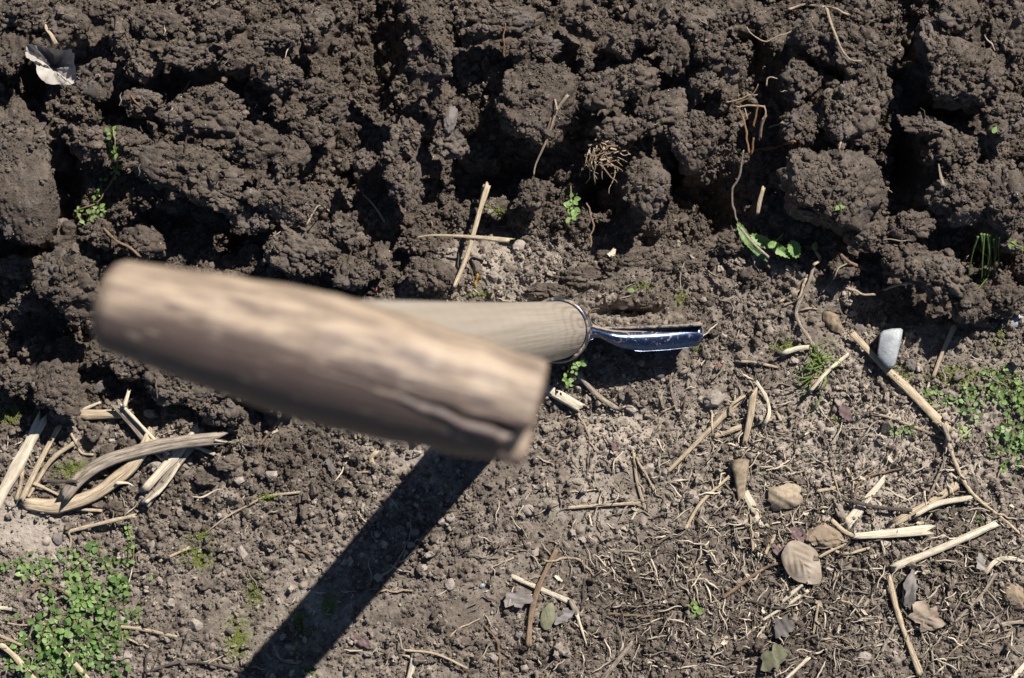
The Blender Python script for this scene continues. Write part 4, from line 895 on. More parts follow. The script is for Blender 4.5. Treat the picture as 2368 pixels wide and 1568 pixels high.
def husk(parent, top, bot, n=10):
    V = []; F = []; ns = 12
    for k_ in range(n):
        t = k_/(n-1); cu = top[0]*(1-t)+bot[0]*t; cv = top[1]*(1-t)+bot[1]*t; wd = (top[2]*(1-t)**1.0+bot[2]*(1-(1-t)**1.0))/2
        g = surf(cu, cv)[2]
        for s in range(ns):
            a = 2*math.pi*s/ns; p = Wp(cu+math.cos(a)*wd*(1+0.1*math.sin(5*a)), cv, 0)
            zz_ = 0.002+(0.5+0.5*math.sin(a))*wd*K*CAM_Z*1.1+g*0.6
            V.append(Wp(cu+math.cos(a)*wd*(1+0.08*math.sin(5*a+t*3)), cv+(2*math.sin(3*a+1) if k_ in (0, n-1) else 0), zz_))
    for k_ in range(n-1):
        for s in range(ns): F.append([k_*ns+s, k_*ns+(s+1) % ns, (k_+1)*ns+(s+1) % ns, (k_+1)*ns+s])
    return link('husk', np.array(V)-np.array(parent.location), F, M_HUSK, parent=parent)
husk(e, (1711, 1062, 45), (1713, 1155, 14)); strand([(1714, 1155), (1710, 1184)], 6, M_BROWN, 'stem', parent=e)
leaf(1818, 1150, 38, 28, 12, M_HUSK, 'crumpled brown net-veined husk right of the upright husk', 'husk', 'papery_husk', 'square', cup=-0.45, wrinkle=.08, lift=7, nr=10, ns=36)
leaf(1926, 742, 30, 17, -52, M_HUSK, 'small golden lacy husk right of the crooked twig', 'husk', 'papery_husk', 'oval', cup=-0.3, wrinkle=.08, lift=3)
strand([(1724, 1140), (1740, 1172), (1754, 1200), (1770, 1218)], 22, M_WHITE, 'leaf_fragment', 'white torn leaf fragment right of the upright husk foot', 'leaf', flat=.25, taper=(.6, .8), stiff=False)
leaf(1197, 1386, 34, 24, 25, M_GREYLEAF, 'torn grey leaf left of the crossed sticks', 'leaf', kind='ragged', wrinkle=.06, cup=.1, lift=3, veins=1)
leaf(1267, 1428, 30, 17, 75, M_OLIVE, 'oval veined grey leaf right of the upright brown stick', 'leaf', kind='oval', wrinkle=.05, cup=-.2, lift=3, veins=1.5)
leaf(1303, 1425, 24, 20, 40, M_GREYLEAF, 'dark leaf scrap by the grey bent stick', 'leaf', kind='ragged', wrinkle=.08, lift=2)
leaf(833, 1482, 26, 12, -30, M_PURPLE, 'thin purplish leaf scrap on the soil below the shovel shadow', 'leaf', kind='ragged', wrinkle=.06, lift=1)
leaf(1812, 1450, 22, 34, 5, M_GREYLEAF, 'grey crumpled leaf just above the olive dead leaf', 'leaf', kind='ragged', wrinkle=.12, lift=3)
leaf(1790, 1522, 30, 38, -15, M_OLIVE, 'olive green crumpled dead leaf at the bottom edge', 'leaf', kind='ragged', wrinkle=.12, cup=-.2, lift=4, veins=1)
leaf(1954, 953, 20, 13, -60, M_PURPLE, 'small toothed purple leaf below the grass tuft', 'leaf', kind='oval', teeth=1, wrinkle=.05, lift=1)
leaf(1846, 1236, 20, 22, 0, M_PURPLE, 'ragged purplish leaf scrap left of the flat sandy stone', 'leaf', kind='ragged', wrinkle=.08, lift=1)
leaf(1802, 1275, 12, 18, 10, M_PURPLE, 'small grey-purple scrap touching the top of the oval leaf', 'leaf', kind='ragged', wrinkle=.08, lift=1)
leaf(2268, 1300, 14, 20, 20, M_DRYLEAF, 'small folded tan leaf right of the slanting pale stick', 'leaf', kind='ragged', wrinkle=.1, lift=2)
leaf(1942, 480, 11, 8, 20, M_LIME, 'small pale green leaf on the lower rim of the smeared slab', 'leaf', 'green_leaf', 'ragged', lift=2)
leaf(2300, 301, 8, 6, 60, M_LIME, 'single bright green leaflet on dark soil near the right edge', 'leaf', 'green_leaf', 'oval', lift=2)
leaf(1460, 671, 7, 5, 0, M_LIME, 'single round green leaflet on bare soil above the blade', 'leaf', 'green_leaf', 'round', lift=1)
leaf(708, 1440, 9, 12, 20, M_GREYLEAF, 'small pale star-shaped scrap inside the shovel shadow', 'leaf', 'dead_leaf', 'ragged', wrinkle=.1, lift=2)
strand([(633, 1492), (650, 1525), (690, 1530)], 9, M_GREYSTALK, 'bark_chip', 'curled grey chip inside the lower end of the shovel shadow', 'bark', stiff=False, taper=(.5, 1.2))
leaf(960, 1230, 9, 7, 0, M_GREYLEAF, 'small pale square chip inside the upper shovel shadow', 'leaf', 'leaf_scrap', 'square', lift=2)
leaf(765, 1078, 10, 20, 15, M_GREYLEAF, 'silvery leaf scrap under the middle of the grip edge', 'leaf', 'dead_leaf', 'ragged', wrinkle=.1, lift=2)
leaf(1420, 1030, 9, 14, 30, M_PURPLE, 'small dark leaf scrap below the forked root', 'leaf', 'dead_leaf', 'ragged', wrinkle=.1, lift=2)
# fibre clump
e = empty('fibre_clump', 'frayed grey ball of fibres right of the grey curved stalk', 'fibres', tuple(surf(548, 1030)))
rg = np.random.default_rng(9)
for q in range(26):
    a = rg.uniform(0, 6.28); r1, r2 = rg.uniform(4, 14), rg.uniform(12, 26); b = a+rg.uniform(-1.2, 1.2)
    strand([(548+math.cos(a)*r1, 1028+math.sin(a)*r1), (549+math.cos(a+.5)*r2*.7, 1030+math.sin(a+.5)*r2*.7), (550+math.cos(b)*r2, 1031+math.sin(b)*r2)], rg.uniform(2.5, 5), M_GREYSTALK, 'fibre', parent=e, stiff=False, lift=rg.uniform(0, 4), sides=4, stamp=False)
# dry grass clump under the square block
e = empty('dry_grass_clump', 'clump of dry curled grass blades hanging beside the hole above the green seedling', 'dry grass', tuple(surf(1395, 370)))
for q in range(44):
    a = rg.uniform(-0.9, 1.9); u0, v0 = 1385+rg.uniform(-25, 35), 345+rg.uniform(-25, 45); ln_ = rg.uniform(25, 75)
    du, dv = math.cos(a)*ln_, math.sin(a)*ln_
    strand([(u0, v0), (u0+du*.4+rg.uniform(-24, 24), v0+dv*.4+rg.uniform(-24, 24)), (u0+du, v0+dv)], rg.uniform(2, 5), (M_STRAW, M_ROOT, M_BROWN)[q % 3], 'blade', parent=e,
           zends=(.022+rg.uniform(0, .012), .018+rg.uniform(0, .012)), flat=.35, sides=5, stamp=False, taper=(1, .4))

# ------------------------------------------------------------------ stones
def stone(u, v, ru, rv, ang, mat, label, name='stone', cat='stone', cuts=5, seed=1, sink=0.35, hgt=0.75):
    rng = np.random.default_rng(7000+seed+int(u)); c = surf(u, v); s = px(1, c[2])
    vv, ff = ico(5 if max(ru, rv) > 14 else 4); r = 0.8+0.25*bump_layer(vv, 7, 0.6, 1.1, rng)+(0.5*bump_layer(vv, 70, .12, .32, rng)+0.9*bump_layer(vv, 260, .05, .13, rng) if cuts > 2 else 0)
    q = vv*r[:, None]*np.where(True, 1+0.0*vv, vv)
    for _ in range(cuts):
        d = rnd_dirs(1, rng)[0]; d[2] = abs(d[2])*0.6; d /= np.linalg.norm(d); t = q@d; q = q-np.outer(np.maximum(t-rng.uniform(.62, .85), 0), d)
    q /= np.abs(q).max(axis=0)
    a, b = ru*s, rv*s; h = min(a, b)*hgt
    q = q*np.array([a, b, h])*(1.0 if cuts == 0 else 0.95); th = math.radians(ang); q = np.stack([q[:, 0]*math.cos(th)-q[:, 1]*math.sin(th), q[:, 0]*math.sin(th)+q[:, 1]*math.cos(th), q[:, 2]], -1)
    o = link(name, q, ff, mat); z = c[2]+h*(1-2*sink)*0.6; p = Wp(u, v, z); o.location = tuple(p); tag(o, label, cat)
    m_ = int(min(a, b)/GS*0.8); jx = int((p[0]+GX)/GS); jy = int((p[1]+GY)/GS)
    if 2 < jx < nx-3 and 2 < jy < ny-3:
        w_ = Htop[max(jy-m_, 0):jy+m_+1, max(jx-m_, 0):jx+m_+1]; np.maximum(w_, z+h*.8, out=w_)
    return o
for a in [
    (1140, 636, 19, 17, 0, M_STONE, 'pale angular stone right of the orange-yellow sliver'), (1207, 616, 11, 30, 0, M_STONE, 'narrow upright pale stone above the grip'),
    (1200, 570, 17, 16, 0, M_STONE, 'rounded grey stone just below the right end of the level straw'), (867, 667, 11, 8, -10, M_RED, 'small reddish pebble at the upper edge of the grip'),
    (1417, 683, 7, 7, 0, M_STONE, 'small round pale pebble right of the spade socket top'), (1440, 706, 16, 12, 0, M_STONE, 'pale stone in the crack above the blade'),
    (972, 109, 9, 6, 0, M_STONEW, 'tiny white chip on dark soil near the top left of centre'), (1040, 275, 18, 36, -12, M_STONED, 'smooth brownish stone set upright left of the square soil block'),
    (30, 795, 17, 14, 20, M_STONED, 'bluish stone in the shade at the left edge'), (232, 894, 13, 15, 0, M_STONED, 'grey stone in the shade below the grip left end'),
    (349, 958, 22, 13, -15, M_STONE, 'flat pinkish stone right of the split stalk top'), (357, 1076, 20, 19, 0, M_STONE, 'pale stone showing under the grey curved stalk'),
    (258, 1018, 12, 9, 0, M_STONE, 'small pale stone between the two small dark clods'), (440, 1122, 11, 25, 25, M_STONEB, 'olive-tan elongated stone right of the bark strips'),
    (553, 1111, 14, 11, 0, M_STONE, 'small light pebble right of the pale-crusted clod'), (627, 1098, 16, 13, 10, M_STONE, 'light pebble below the dark lower edge of the grip'),
    (560, 1278, 13, 20, 15, M_STONE, 'cream pointed stone left of the long shadow'), (352, 1262, 8, 19, -10, M_STONE, 'narrow pale stone flake above the chickweed right side'),
    (393, 1396, 15, 14, 0, M_STONE, 'pinkish cream stone on moss-stained soil'), (453, 1446, 19, 19, 30, M_STONE, 'angular cream stone above the long dark twig'),
    (523, 1526, 11, 9, 0, M_STONE, 'small pale stone touching the bottom dark twig'), (287, 1436, 20, 15, 0, M_STONE, 'dusty stone beside the right side of the chickweed'),
    (293, 1520, 15, 20, 0, M_STONE, 'upright chalky stone near the bottom edge at left'), (133, 1248, 12, 17, 20, M_STONED, 'grey flaky stone above the left chickweed patch'),
    (40, 1555, 22, 14, 0, M_STONE, 'flat pale stone in the bottom left corner'), (1008, 1135, 13, 10, -40, M_STONED, 'bluish stone inside the top of the shovel shadow'),
    (950, 1260, 13, 9, 0, M_STONE, 'pinkish stone on the right rim of the shovel shadow'), (1040, 1350, 12, 16, 0, M_STONE, 'rounded pale stone left of the crossed sticks'),
    (1115, 1355, 8, 6, 20, M_STONEW, 'tiny white stone left of the thin pale stick end'), (1140, 1518, 15, 17, 0, M_STONE, 'pale crusty stone near the bottom centre'),
    (1220, 1180, 15, 14, 0, M_STONE, 'pale rounded stone in the bright soil below the grip end'), (1240, 1277, 12, 12, 0, M_STONE, 'pale stone just left of the upright stick top'),
    (1425, 1150, 18, 13, -10, M_STONE, 'pale lump beside the level dry stick'), (1043, 1198, 13, 12, 0, M_STONE, 'pair-forming pale pebble just right of the shadow'),
    (1022, 1206, 10, 9, 0, M_STONE, 'smaller pale pebble touching the shadow edge'), (1460, 943, 17, 14, 0, M_STONE, 'pale stone below the grey-brown stick end'),
    (1440, 972, 15, 11, 20, M_STONE, 'flat pale stone below its rounder neighbour under the shaded soil'), (1525, 862, 14, 14, 0, M_STONED, 'round dark stone left of the forked root'),
    (1655, 925, 30, 26, 20, M_STONE, 'triangular pale stone left of the straw tangle'), (1786, 1026, 11, 11, 0, M_STONE, 'round cream pebble below the straw tangle'),
    (1896, 983, 9, 12, 10, M_STONE, 'small egg-shaped grey pebble left of the purple leaf'), (1855, 636, 10, 11, 0, M_STONED, 'grey knobbly pebble beside the crooked twig top'),
    (1628, 694, 10, 8, 0, M_STONE, 'little pale pebble above the blade tip'), (1760, 818, 7, 6, 0, M_STONE, 'tiny round pale pebble left of the grass tuft'),
    (1664, 846, 9, 12, 15, M_RED, 'dull brick-red fragment right of the blade tip'), (2106, 842, 14, 18, 10, M_STONED, 'dark olive stone right of the white stone'),
    (1990, 762, 16, 14, 0, M_STONED, 'bluish stone by the top end of the very long stalk'), (1892, 886, 20, 16, 0, M_STONEB, 'ribbed tan bulb under the grass tuft'),
    (1912, 1236, 50, 38, -12, M_STONEB, 'large flat sandy-brown stone under the broad white straw'), (2342, 1374, 30, 46, 20, M_STONEB, 'tan oval stone at the right edge'),
    (1890, 1473, 8, 8, 0, M_SEED, 'round yellow-green seed below the dark curved stem'), (2102, 1138, 9, 7, 0, M_STONED, 'small bluish pebble left of the splayed straw'),
    (1700, 1165, 14, 13, 0, M_STONE, 'greyish stone left of the upright husk foot'), (1600, 1150, 22, 20, 0, M_STONE, 'pale crusty stone left of the slanting stem'),
    (1500, 1085, 22, 18, 0, M_STONE, 'pale lump right of the bent grass stem'), (1215, 1545, 12, 11, 0, M_STONE, 'small grey stone at the bottom edge right of centre'),
    (1200, 1470, 16, 20, 20, M_STONED, 'greenish-grey stone left of the upright brown stick foot'), (2000, 1520, 18, 16, 0, M_STONE, 'pale rounded stone near the bottom edge left of the spotted stick')]:
    round_ = any(t in a[6] for t in ('round', 'egg', 'seed', 'bulb'))
    flat_ = 'flat' in a[6]
    stone(*a[:6], a[6], name=('seed' if a[5] is M_SEED else 'bulb' if 'bulb' in a[6] else 'brick_fragment' if 'brick' in a[6] else 'stone'),
          cat=('seed' if a[5] is M_SEED else 'bulb' if 'bulb' in a[6] else 'brick piece' if 'brick' in a[6] else 'stone'), cuts=0 if round_ else 5, hgt=0.45 if flat_ else 0.7)
# white four-sided stone
def white_stone():
    z0, z1 = 0.0, 0.017
    q = [(2035, 770), (2043, 764), (2062, 760), (2083, 759), (2088, 763), (2085, 784), (2077, 818), (2071, 842), (2064, 851), (2054, 851), (2044, 842), (2030, 826), (2029, 815), (2032, 792)]
    c = np.mean(q, axis=0); V = []; F = []; n = len(q)
    for (sc_, z) in ((0.96, z0-0.004), (1.0, z0+0.006), (1.0, z1-0.003), (0.955, z1-0.0008), (0.88, z1)):
        for p in q:
            t = c+(np.array(p)-c)*sc_; tilt = (t[1]-c[1])*-0.00004; V.append(Wp(t[0], t[1], z+tilt*(1 if z > 0.005 else 0)))
    for r in range(4):
        for s in range(n): F.append([r*n+s, r*n+(s+1) % n, (r+1)*n+(s+1) % n, (r+1)*n+s])
    F.append([4*n+s for s in range(n)])
    o = link('stone', V, F, M_STONEW); relocate(o, Wp(c[0], c[1], 0.004)); tag(o, 'smooth bluish-white four-sided stone below the dug ridge at right', 'stone')
white_stone()
stone(2342, 742, 34, 19, 12, M_STONEW, 'white pitted fragment at the right edge above the right chickweed patch', 'shell_fragment', 'shell', hgt=.35)

# ------------------------------------------------------------------ green plants
def small_leaf_mesh(seed, mat):
    rng = np.random.default_rng(seed); n = 6; V = []; F = []
    ln_, wd = 1.0, rng.uniform(0.58, 0.78); droop = rng.uniform(-.25, .15)
    for k_ in range(n+1):
        t = k_/n; w_ = wd*0.5*math.sin(math.pi*min(1, t**0.8*0.97+0.03))**0.75 if k_ < n else 0.0
        for s in (-1, -0.5, 0, 0.5, 1): V.append((.26+t*.78, s*w_*.86, droop*t*t+0.10*abs(s)*w_))
    for k_ in range(n):
        for s in range(4): F.append([k_*5+s, (k_+1)*5+s, (k_+1)*5+s+1, k_*5+s+1])
    me = bpy.data.meshes.new('leaf'); me.from_pydata(V, [], F); me.materials.append(mat)
    me.polygons.foreach_set('use_smooth', np.ones(len(F), dtype=bool)); me.update(); return me
LM = [small_leaf_mesh(i, M_GREEN if i % 3 else M_LIME) for i in range(6)]
LML = [small_leaf_mesh(i+20, M_LIME) for i in range(3)]
def add_leaf(parent, p, yaw, pitch, size, rng, meshes=None):
    ms = meshes or LM
    o = bpy.data.objects.new('leaf', ms[rng.integers(0, len(ms))]); C.objects.link(o); o.parent = parent
    o.location = tuple(np.array(p)-np.array(parent.location)); o.rotation_euler = (rng.normal(0, .25), -pitch, yaw); o.scale = (size, size, size)
def rosette(parent, p, size, rng, nlv, meshes=None):
    y0 = rng.uniform(0, 6.28)
    for k_ in range(nlv):
        yaw = y0+k_*math.pi/2+(k_//4)*0.78+rng.normal(0, .35)
        sz = size*(1.0 if k_ < 4 else 0.6)*rng.uniform(.6, 1.2)
        add_leaf(parent, (p[0], p[1], p[2]+(0.0007 if k_ < 4 else 0.0016)), yaw, rng.uniform(0.0, .45)+(0.35 if k_ >= 4 else 0), sz, rng, meshes)
def patch(label, regions, nros, size, seed, lift=(1, 7), under=0):
    rng = np.random.default_rng(seed); c = surf(regions[0][0], regions[0][1])
    e = empty('chickweed', label, 'plant', tuple(c)); pts = []; count = 0
    wts = np.array([r[4] for r in regions], float); wts /= wts.sum()
    tries = 0
    while len(pts) < nros and tries < 5000:
        tries += 1; r = regions[rng.choice(len(regions), p=wts)]
        u, v = r[0]+rng.normal(0, .5)*r[2], r[1]+rng.normal(0, .5)*r[3]
        if any((u-a)**2+(v-b)**2 < 9**2 for a, b, _ in pts): continue
        g = surf(u, v); z = float(hget(g[0], g[1]))+rng.uniform(*lift)/1000-0.001; p = Wp(u, v, z)
        nl = rng.integers(3, 6)
        if count+nl > 296: break
        rosette(e, p, size*rng.uniform(.75, 1.15), rng, nl); count += nl; pts.append((u, v, p))
    # stems linking neighbours
    V = []; F = []
    for k_, (u, v, p) in enumerate(pts):
        ds = sorted(((u-a)**2+(v-b)**2, m_) for m_, (a, b, _) in enumerate(pts) if m_ != k_)[:2]
        for _, m_ in ds[:1+(k_ % 2)]:
            q = pts[m_][2]; mid = (p+q)/2-np.array([0, 0, .0015])+rng.normal(0, .001, 3)
            pa = [p-np.array([0, 0, .0004]), mid, q-np.array([0, 0, .0004])]; d = q-p; sd_ = np.cross(d, [0, 0, 1]); sd_ /= np.linalg.norm(sd_)+1e-9
            b0 = len(V)
            for x in pa:
                for a in range(4): V.append(x+sd_*math.cos(a*1.571)*.00028+np.array([0, 0, 1])*math.sin(a*1.571)*.00028-c)
            for s in range(2):
                for a in range(4): F.append([b0+s*4+a, b0+s*4+(a+1) % 4, b0+s*4+4+(a+1) % 4, b0+s*4+4+a])
    st = link('stems', V, F, M_STEM, parent=e); st['kind'] = 'stuff'
    if under:
        V = []; F = []
        for k_ in range(under):
            r = regions[rng.choice(len(regions), p=wts)]; u, v = r[0]+rng.normal(0, .5)*r[2], r[1]+rng.normal(0, .5)*r[3]
            g = surf(u, v); p = Wp(u, v, g[2]+rng.uniform(-.0005, .003)); me = LM[rng.integers(0, len(LM))]
            co = np.array([x.co[:] for x in me.vertices])*size*rng.uniform(.7, 1.05)
            M = np.array((Matrix.Rotation(rng.uniform(0, 6.28), 3, 'Z') @ Matrix.Rotation(-rng.uniform(-.2, .8), 3, 'Y') @ Matrix.Rotation(rng.normal(0, .4), 3, 'X')))
            b0 = len(V); V += list(co@M.T+p-c); F += [[b0+q for q in f.vertices] for f in me.polygons]
        lc = link('leaf_cover', V, F, M_GREEN, parent=e); lc['kind'] = 'stuff'
    return e
M_STEM = leaf_material('stem_green', (0.12, 0.14, 0.04), (0.26, 0.20, 0.10), 0.1)
patch('dense chickweed patch filling the bottom left corner', [(200, 1330, 110, 70, 2), (150, 1440, 130, 80, 2.2), (215, 1395, 90, 60, 1.5), (110, 1500, 100, 60, 1.2)], 80, 0.0056, 31, (1, 7), under=130)
patch('lower part of the corner chickweed, thinner and shaded, along the bottom edge', [(150, 1530, 120, 40, 1), (230, 1500, 60, 50, 1), (60, 1300, 50, 20, .4)], 50, 0.0050, 32, (0, 4), under=90)
patch('right chickweed patch cut off by the right edge', [(2330, 900, 60, 50, 2), (2345, 1010, 50, 60, 3), (2255, 930, 60, 50, 1), (2270, 1180, 120, 60, .1)], 58, 0.0044, 33, (1, 5), under=70)
patch('small loose chickweed sprig left of the right patch, beside the very long stalk', [(2168, 930, 22, 30, 1), (2220, 1000, 50, 30, .6), (2150, 905, 10, 12, .4)], 11, 0.0042, 34, (1, 3))
patch('two-leaved chickweed sprig below the thin grey straw', [(2062, 992, 14, 10, 1), (2100, 1000, 14, 8, .6)], 4, 0.0048, 35, (1, 3))
def sprig(label, stem, leaves, size, seed, meshes=None, lift=2, name='seedling', nl=4, zends=None):
    rng = np.random.default_rng(seed); c = surf(*stem[0]); e = empty(name, label, 'plant', tuple(c))
    strand(stem, 3.2, M_STEM, 'stem', parent=e, stiff=False, lift=lift, stamp=False, zends=zends)
    for (u, v) in leaves:
        g = surf(u, v); z = g[2] if zends is None else max(zends); p = Wp(u, v, z+lift/1000+.001)
        rosette(e, p, size, rng, nl, meshes)
    return e
sprig('tall thin chickweed runner climbing the dark cleft at upper left', [(262, 300), (268, 345), (270, 395), (245, 440), (222, 470), (180, 490), (196, 522)],
      [(258, 305), (262, 318), (260, 345), (272, 350), (262, 362), (270, 392), (265, 402), (238, 422), (222, 452), (228, 482), (215, 495), (200, 515), (182, 488), (236, 490)], 0.0046, 51, LML, name='chickweed_runner', nl=4)
sprig('pale green star-shaped seedling in the middle beside the dark hole', [(1318, 430), (1320, 465), (1323, 500)], [(1323, 500), (1325, 478), (1322, 460)], 0.0062, 52, LML, nl=5, zends=(.016, .018))
sprig('bright green sprig growing out under the spade socket', [(1340, 812), (1322, 842), (1312, 868), (1308, 884)], [(1338, 830), (1328, 846), (1340, 840), (1310, 876), (1314, 888), (1330, 858)], 0.0048, 53, LML, nl=4, zends=(.014, .010))
sprig('tiny green seedling on dark litter in the lower right', [(1585, 1398), (1600, 1402), (1606, 1410)], [(1598, 1402), (1606, 1412), (1614, 1404)], 0.0050, 54, LML, nl=4)
sprig('thin chickweed shoot above the right side of the corner patch', [(297, 1225), (303, 1250), (310, 1275), (305, 1300)], [(296, 1226), (301, 1238), (303, 1250)], 0.0036, 55, LML, nl=3)
sprig('faint green shoots at the right edge of the grassy hollow', [(2340, 560), (2352, 568), (2366, 574)], [(2335, 560), (2348, 566), (2360, 572)], 0.0035, 56, nl=3)
# toothed leaves
e = empty('toothed_leaf_plant', 'cluster of toothed green leaves below the smeared soil slab', 'plant', tuple(surf(1790, 565)))
for (u, v, a, b, an, mt) in [(1762, 558, 30, 13, -28, M_LIME), (1800, 576, 28, 12, -35, M_LIME), (1836, 575, 20, 15, -70, M_LIME), (1722, 545, 34, 10, -62, M_GREEN), (1785, 566, 10, 8, 30, M_LIME), (1752, 585, 26, 6, -40, M_GREEN)]:
    leaf(u, v, a, b, an, mt, name='leaf', kind='oval', parent=e, teeth=1, fold=.35, lift=15, ns=30, wrinkle=.03)
strand([(1712, 526), (1742, 562), (1778, 595)], 6, M_GREYSTALK, 'stem', parent=e, lift=16)
strand([(1786, 566), (1798, 552), (1810, 540)], 4, M_STEM, 'stem', parent=e, lift=14)
leaf(1886, 570, 8, 11, 0, M_GREEN, 'small dark green bud on the hook of the crooked twig', 'bud', 'bud', 'round', cup=-.8, lift=6)
# grass tufts
def tuft(label, blades, seed, mat=M_GRASS, zends=None):
    rng = np.random.default_rng(seed); c = surf(*blades[0][0]); e = empty('grass_tuft', label, 'grass', tuple(c))
    for b in blades: strand(b, rng.uniform(4, 7), mat, 'blade', parent=e, stiff=False, flat=.25, taper=(1, .25), sides=5, lift=rng.uniform(1, 7), stamp=False, rag=0, zends=zends)
B = []
for q in range(30):
    a = rg.uniform(0, 6.28); r0 = rg.uniform(2, 12); ln_ = rg.uniform(24, 70); u0, v0 = 1886+rg.normal(0, 16), 848+rg.normal(0, 26)
    B.append([(u0, v0), (u0+math.cos(a)*ln_*.5+rg.normal(0, 3), v0+math.sin(a)*ln_*.5*0.9), (u0+math.cos(a+.3)*ln_, v0+math.sin(a+.3)*ln_*.9)])
tuft('bright green grass tuft growing around the foot of the crooked twig', B, 61)
strand([(1960, 820), (1915, 858), (1876, 902)], 9, M_WHITE, 'straw_ribbon', 'pale dry blade slanting over the grass tuft', 'straw', lift=4, stiff=False)
strand([(1870, 803), (1845, 806), (1814, 815)], 13, M_WHITE, 'straw_ribbon', 'wide pale straw end on top of the grass tuft', 'straw', lift=4, flat=.4, stiff=False)
B = [[(2262+q*7, 545+rg.uniform(-6, 6)), (2264+q*7+rg.normal(0, 6), 590), (2258+q*8+rg.normal(0, 10), 618+rg.uniform(0, 40))] for q in range(8)]
tuft('dark green grass blades hanging into the hollow at the right edge', B, 62, M_GREEN, zends=(.03, .004))

# moss cushions
MV = [crumb_variant(300+i, M_MOSS, 1) for i in range(3)]
G_MOSS = node_group('moss_scatter', MV)
rng = np.random.default_rng(88)
pts = []
for (u, v, ru, rv) in MOSS:
    n = int(ru*rv*1.0)
    a, b = u+rng.normal(0, .55, n)*ru, v+rng.normal(0, .55, n)*rv
    for q, w_ in zip(a, b):
        pts.append(surf(q, w_))
pts = np.array(pts); n = len(pts)
sz = rng.uniform(.0003, .0008, n)
scatter('moss', pts, np.stack([sz]*3, -1), rng.uniform(0, 6.28, (n, 3)), rng.uniform(0, 1, n), G_MOSS, 3, M_MOSS, label='yellow-green moss specks growing in low patches on the soil', cat='moss')

# ------------------------------------------------------------------ the spade
def wood_material(name, pale, mid, dark, stain_shade, stain_shade_amt, ring=False):
    m, n, l, p = new_mat(name)
    uv = n.new('ShaderNodeUVMap'); uv.uv_map = 'UV'
    mp = n.new('ShaderNodeMapping'); mp.inputs['Scale'].default_value = (26, 0.25 if ring else 0.7, 1); l.new(uv.outputs[0], mp.inputs[0])
    g = noise(n, l, mp.outputs[0], 2.0, 5, 0.6, 0.3)
    mp2 = n.new('ShaderNodeMapping'); mp2.inputs['Scale'].default_value = (7, 0.12 if ring else 0.8, 1); l.new(uv.outputs[0], mp2.inputs[0])
    g2 = noise(n, l, mp2.outputs[0], 1.7, 4, 0.65, 0.2)
    c = mixc(n, l, ramp(n, l, g, .3, .7, .3, .7), mid, pale)
    c = mixc(n, l, ramp(n, l, g2, .42, .72, 0, .35 if ring else .62), c, dark)
    st = node(n, 'ShaderNodeAttribute', attribute_name='stain_shade').outputs['Fac']
    sf = ramp(n, l, math_(n, l, 'ADD', math_(n, l, 'MULTIPLY', st, .75), math_(n, l, 'MULTIPLY', g2, 1.7)), .72, 1.2, 0, stain_shade_amt)  # blotchy patina; on the grip it also paints in the shaded side
    c = mixc(n, l, sf, c, stain_shade)
    if ring:
        wv = n.new('ShaderNodeTexWave'); wv.wave_type = 'RINGS'; wv.rings_direction = 'SPHERICAL'; wv.inputs['Scale'].default_value = .62
        wv.inputs['Distortion'].default_value = 1.8; wv.inputs['Detail'].default_value = 2; wv.inputs['Detail Scale'].default_value = 2
        mp3 = n.new('ShaderNodeMapping'); mp3.inputs['Location'].default_value = (-0.5, -0.40, 0); mp3.inputs['Scale'].default_value = (5.8, 1.3, 1); l.new(uv.outputs[0], mp3.inputs[0])
        l.new(mp3.outputs[0], wv.inputs['Vector'])
        sy = n.new('ShaderNodeSeparateXYZ'); l.new(uv.outputs[0], sy.inputs[0])
        c = mixc(n, l, math_(n, l, 'MULTIPLY', ramp(n, l, wv.outputs['Fac'], .45, .95, 0, .5), ramp(n, l, sy.outputs[1], .5, 1.8, 1, .15)), c, dark)
    vo = n.new('ShaderNodeTexVoronoi'); vo.inputs['Scale'].default_value = 3.2; l.new(mp2.outputs[0], vo.inputs['Vector'])
    c = mixc(n, l, ramp(n, l, vo.outputs['Distance'], .10, .2, .55, 0), c, pale)
    l.new(c, p.inputs['Base Color']); p.inputs['Roughness'].default_value = .5; p.inputs['Specular IOR Level'].default_value = .5
    bp = n.new('ShaderNodeBump'); bp.inputs['Distance'].default_value = .0006; l.new(g, bp.inputs['Height']); l.new(bp.outputs[0], p.inputs['Normal'])
    return m
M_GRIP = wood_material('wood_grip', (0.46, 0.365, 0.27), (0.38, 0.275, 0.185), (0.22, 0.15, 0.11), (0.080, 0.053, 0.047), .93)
M_SHAFT = wood_material('wood_shaft', (0.50, 0.44, 0.365), (0.40, 0.335, 0.265), (0.23, 0.165, 0.11), (0.2, .15, .11), .2, ring=True)

foot = Wp(1288, 764, 0.055)                   # where the shaft enters the socket
headp = Wp(742, 838, 0.775)                  # where it meets the grip
ax = Vector(headp-foot).normalized()
spade = empty('spade', 'garden spade with worn wooden T-grip held up towards the camera, blade pushed into the soil', 'spade', tuple(foot-np.array(ax)*0.10))
SO = np.array(spade.location)
e1 = Vector((0, 1, 0)); e1 = (e1-ax*e1.dot(ax)).normalized(); e2 = ax.cross(e1)
def ringpts(c, r1, r2, n, off=0.0): return [np.array(Vector(c)+e2*(math.cos(2*math.pi*k_/n+off)*r1)+e1*(math.sin(2*math.pi*k_/n+off)*r2)) for k_ in range(n)]
def tube_mesh(rings, closed=(True, True)):
    n = len(rings[0]); V = [p for r in rings for p in r]; F = []
    for k_ in range(len(rings)-1):
        for a in range(n): F.append([k_*n+a, k_*n+(a+1) % n, (k_+1)*n+(a+1) % n, (k_+1)*n+a])
    if closed[0]: F.append([n-1-a for a in range(n)])
    if closed[1]: F.append([(len(rings)-1)*n+a for a in range(n)])
    return V, F
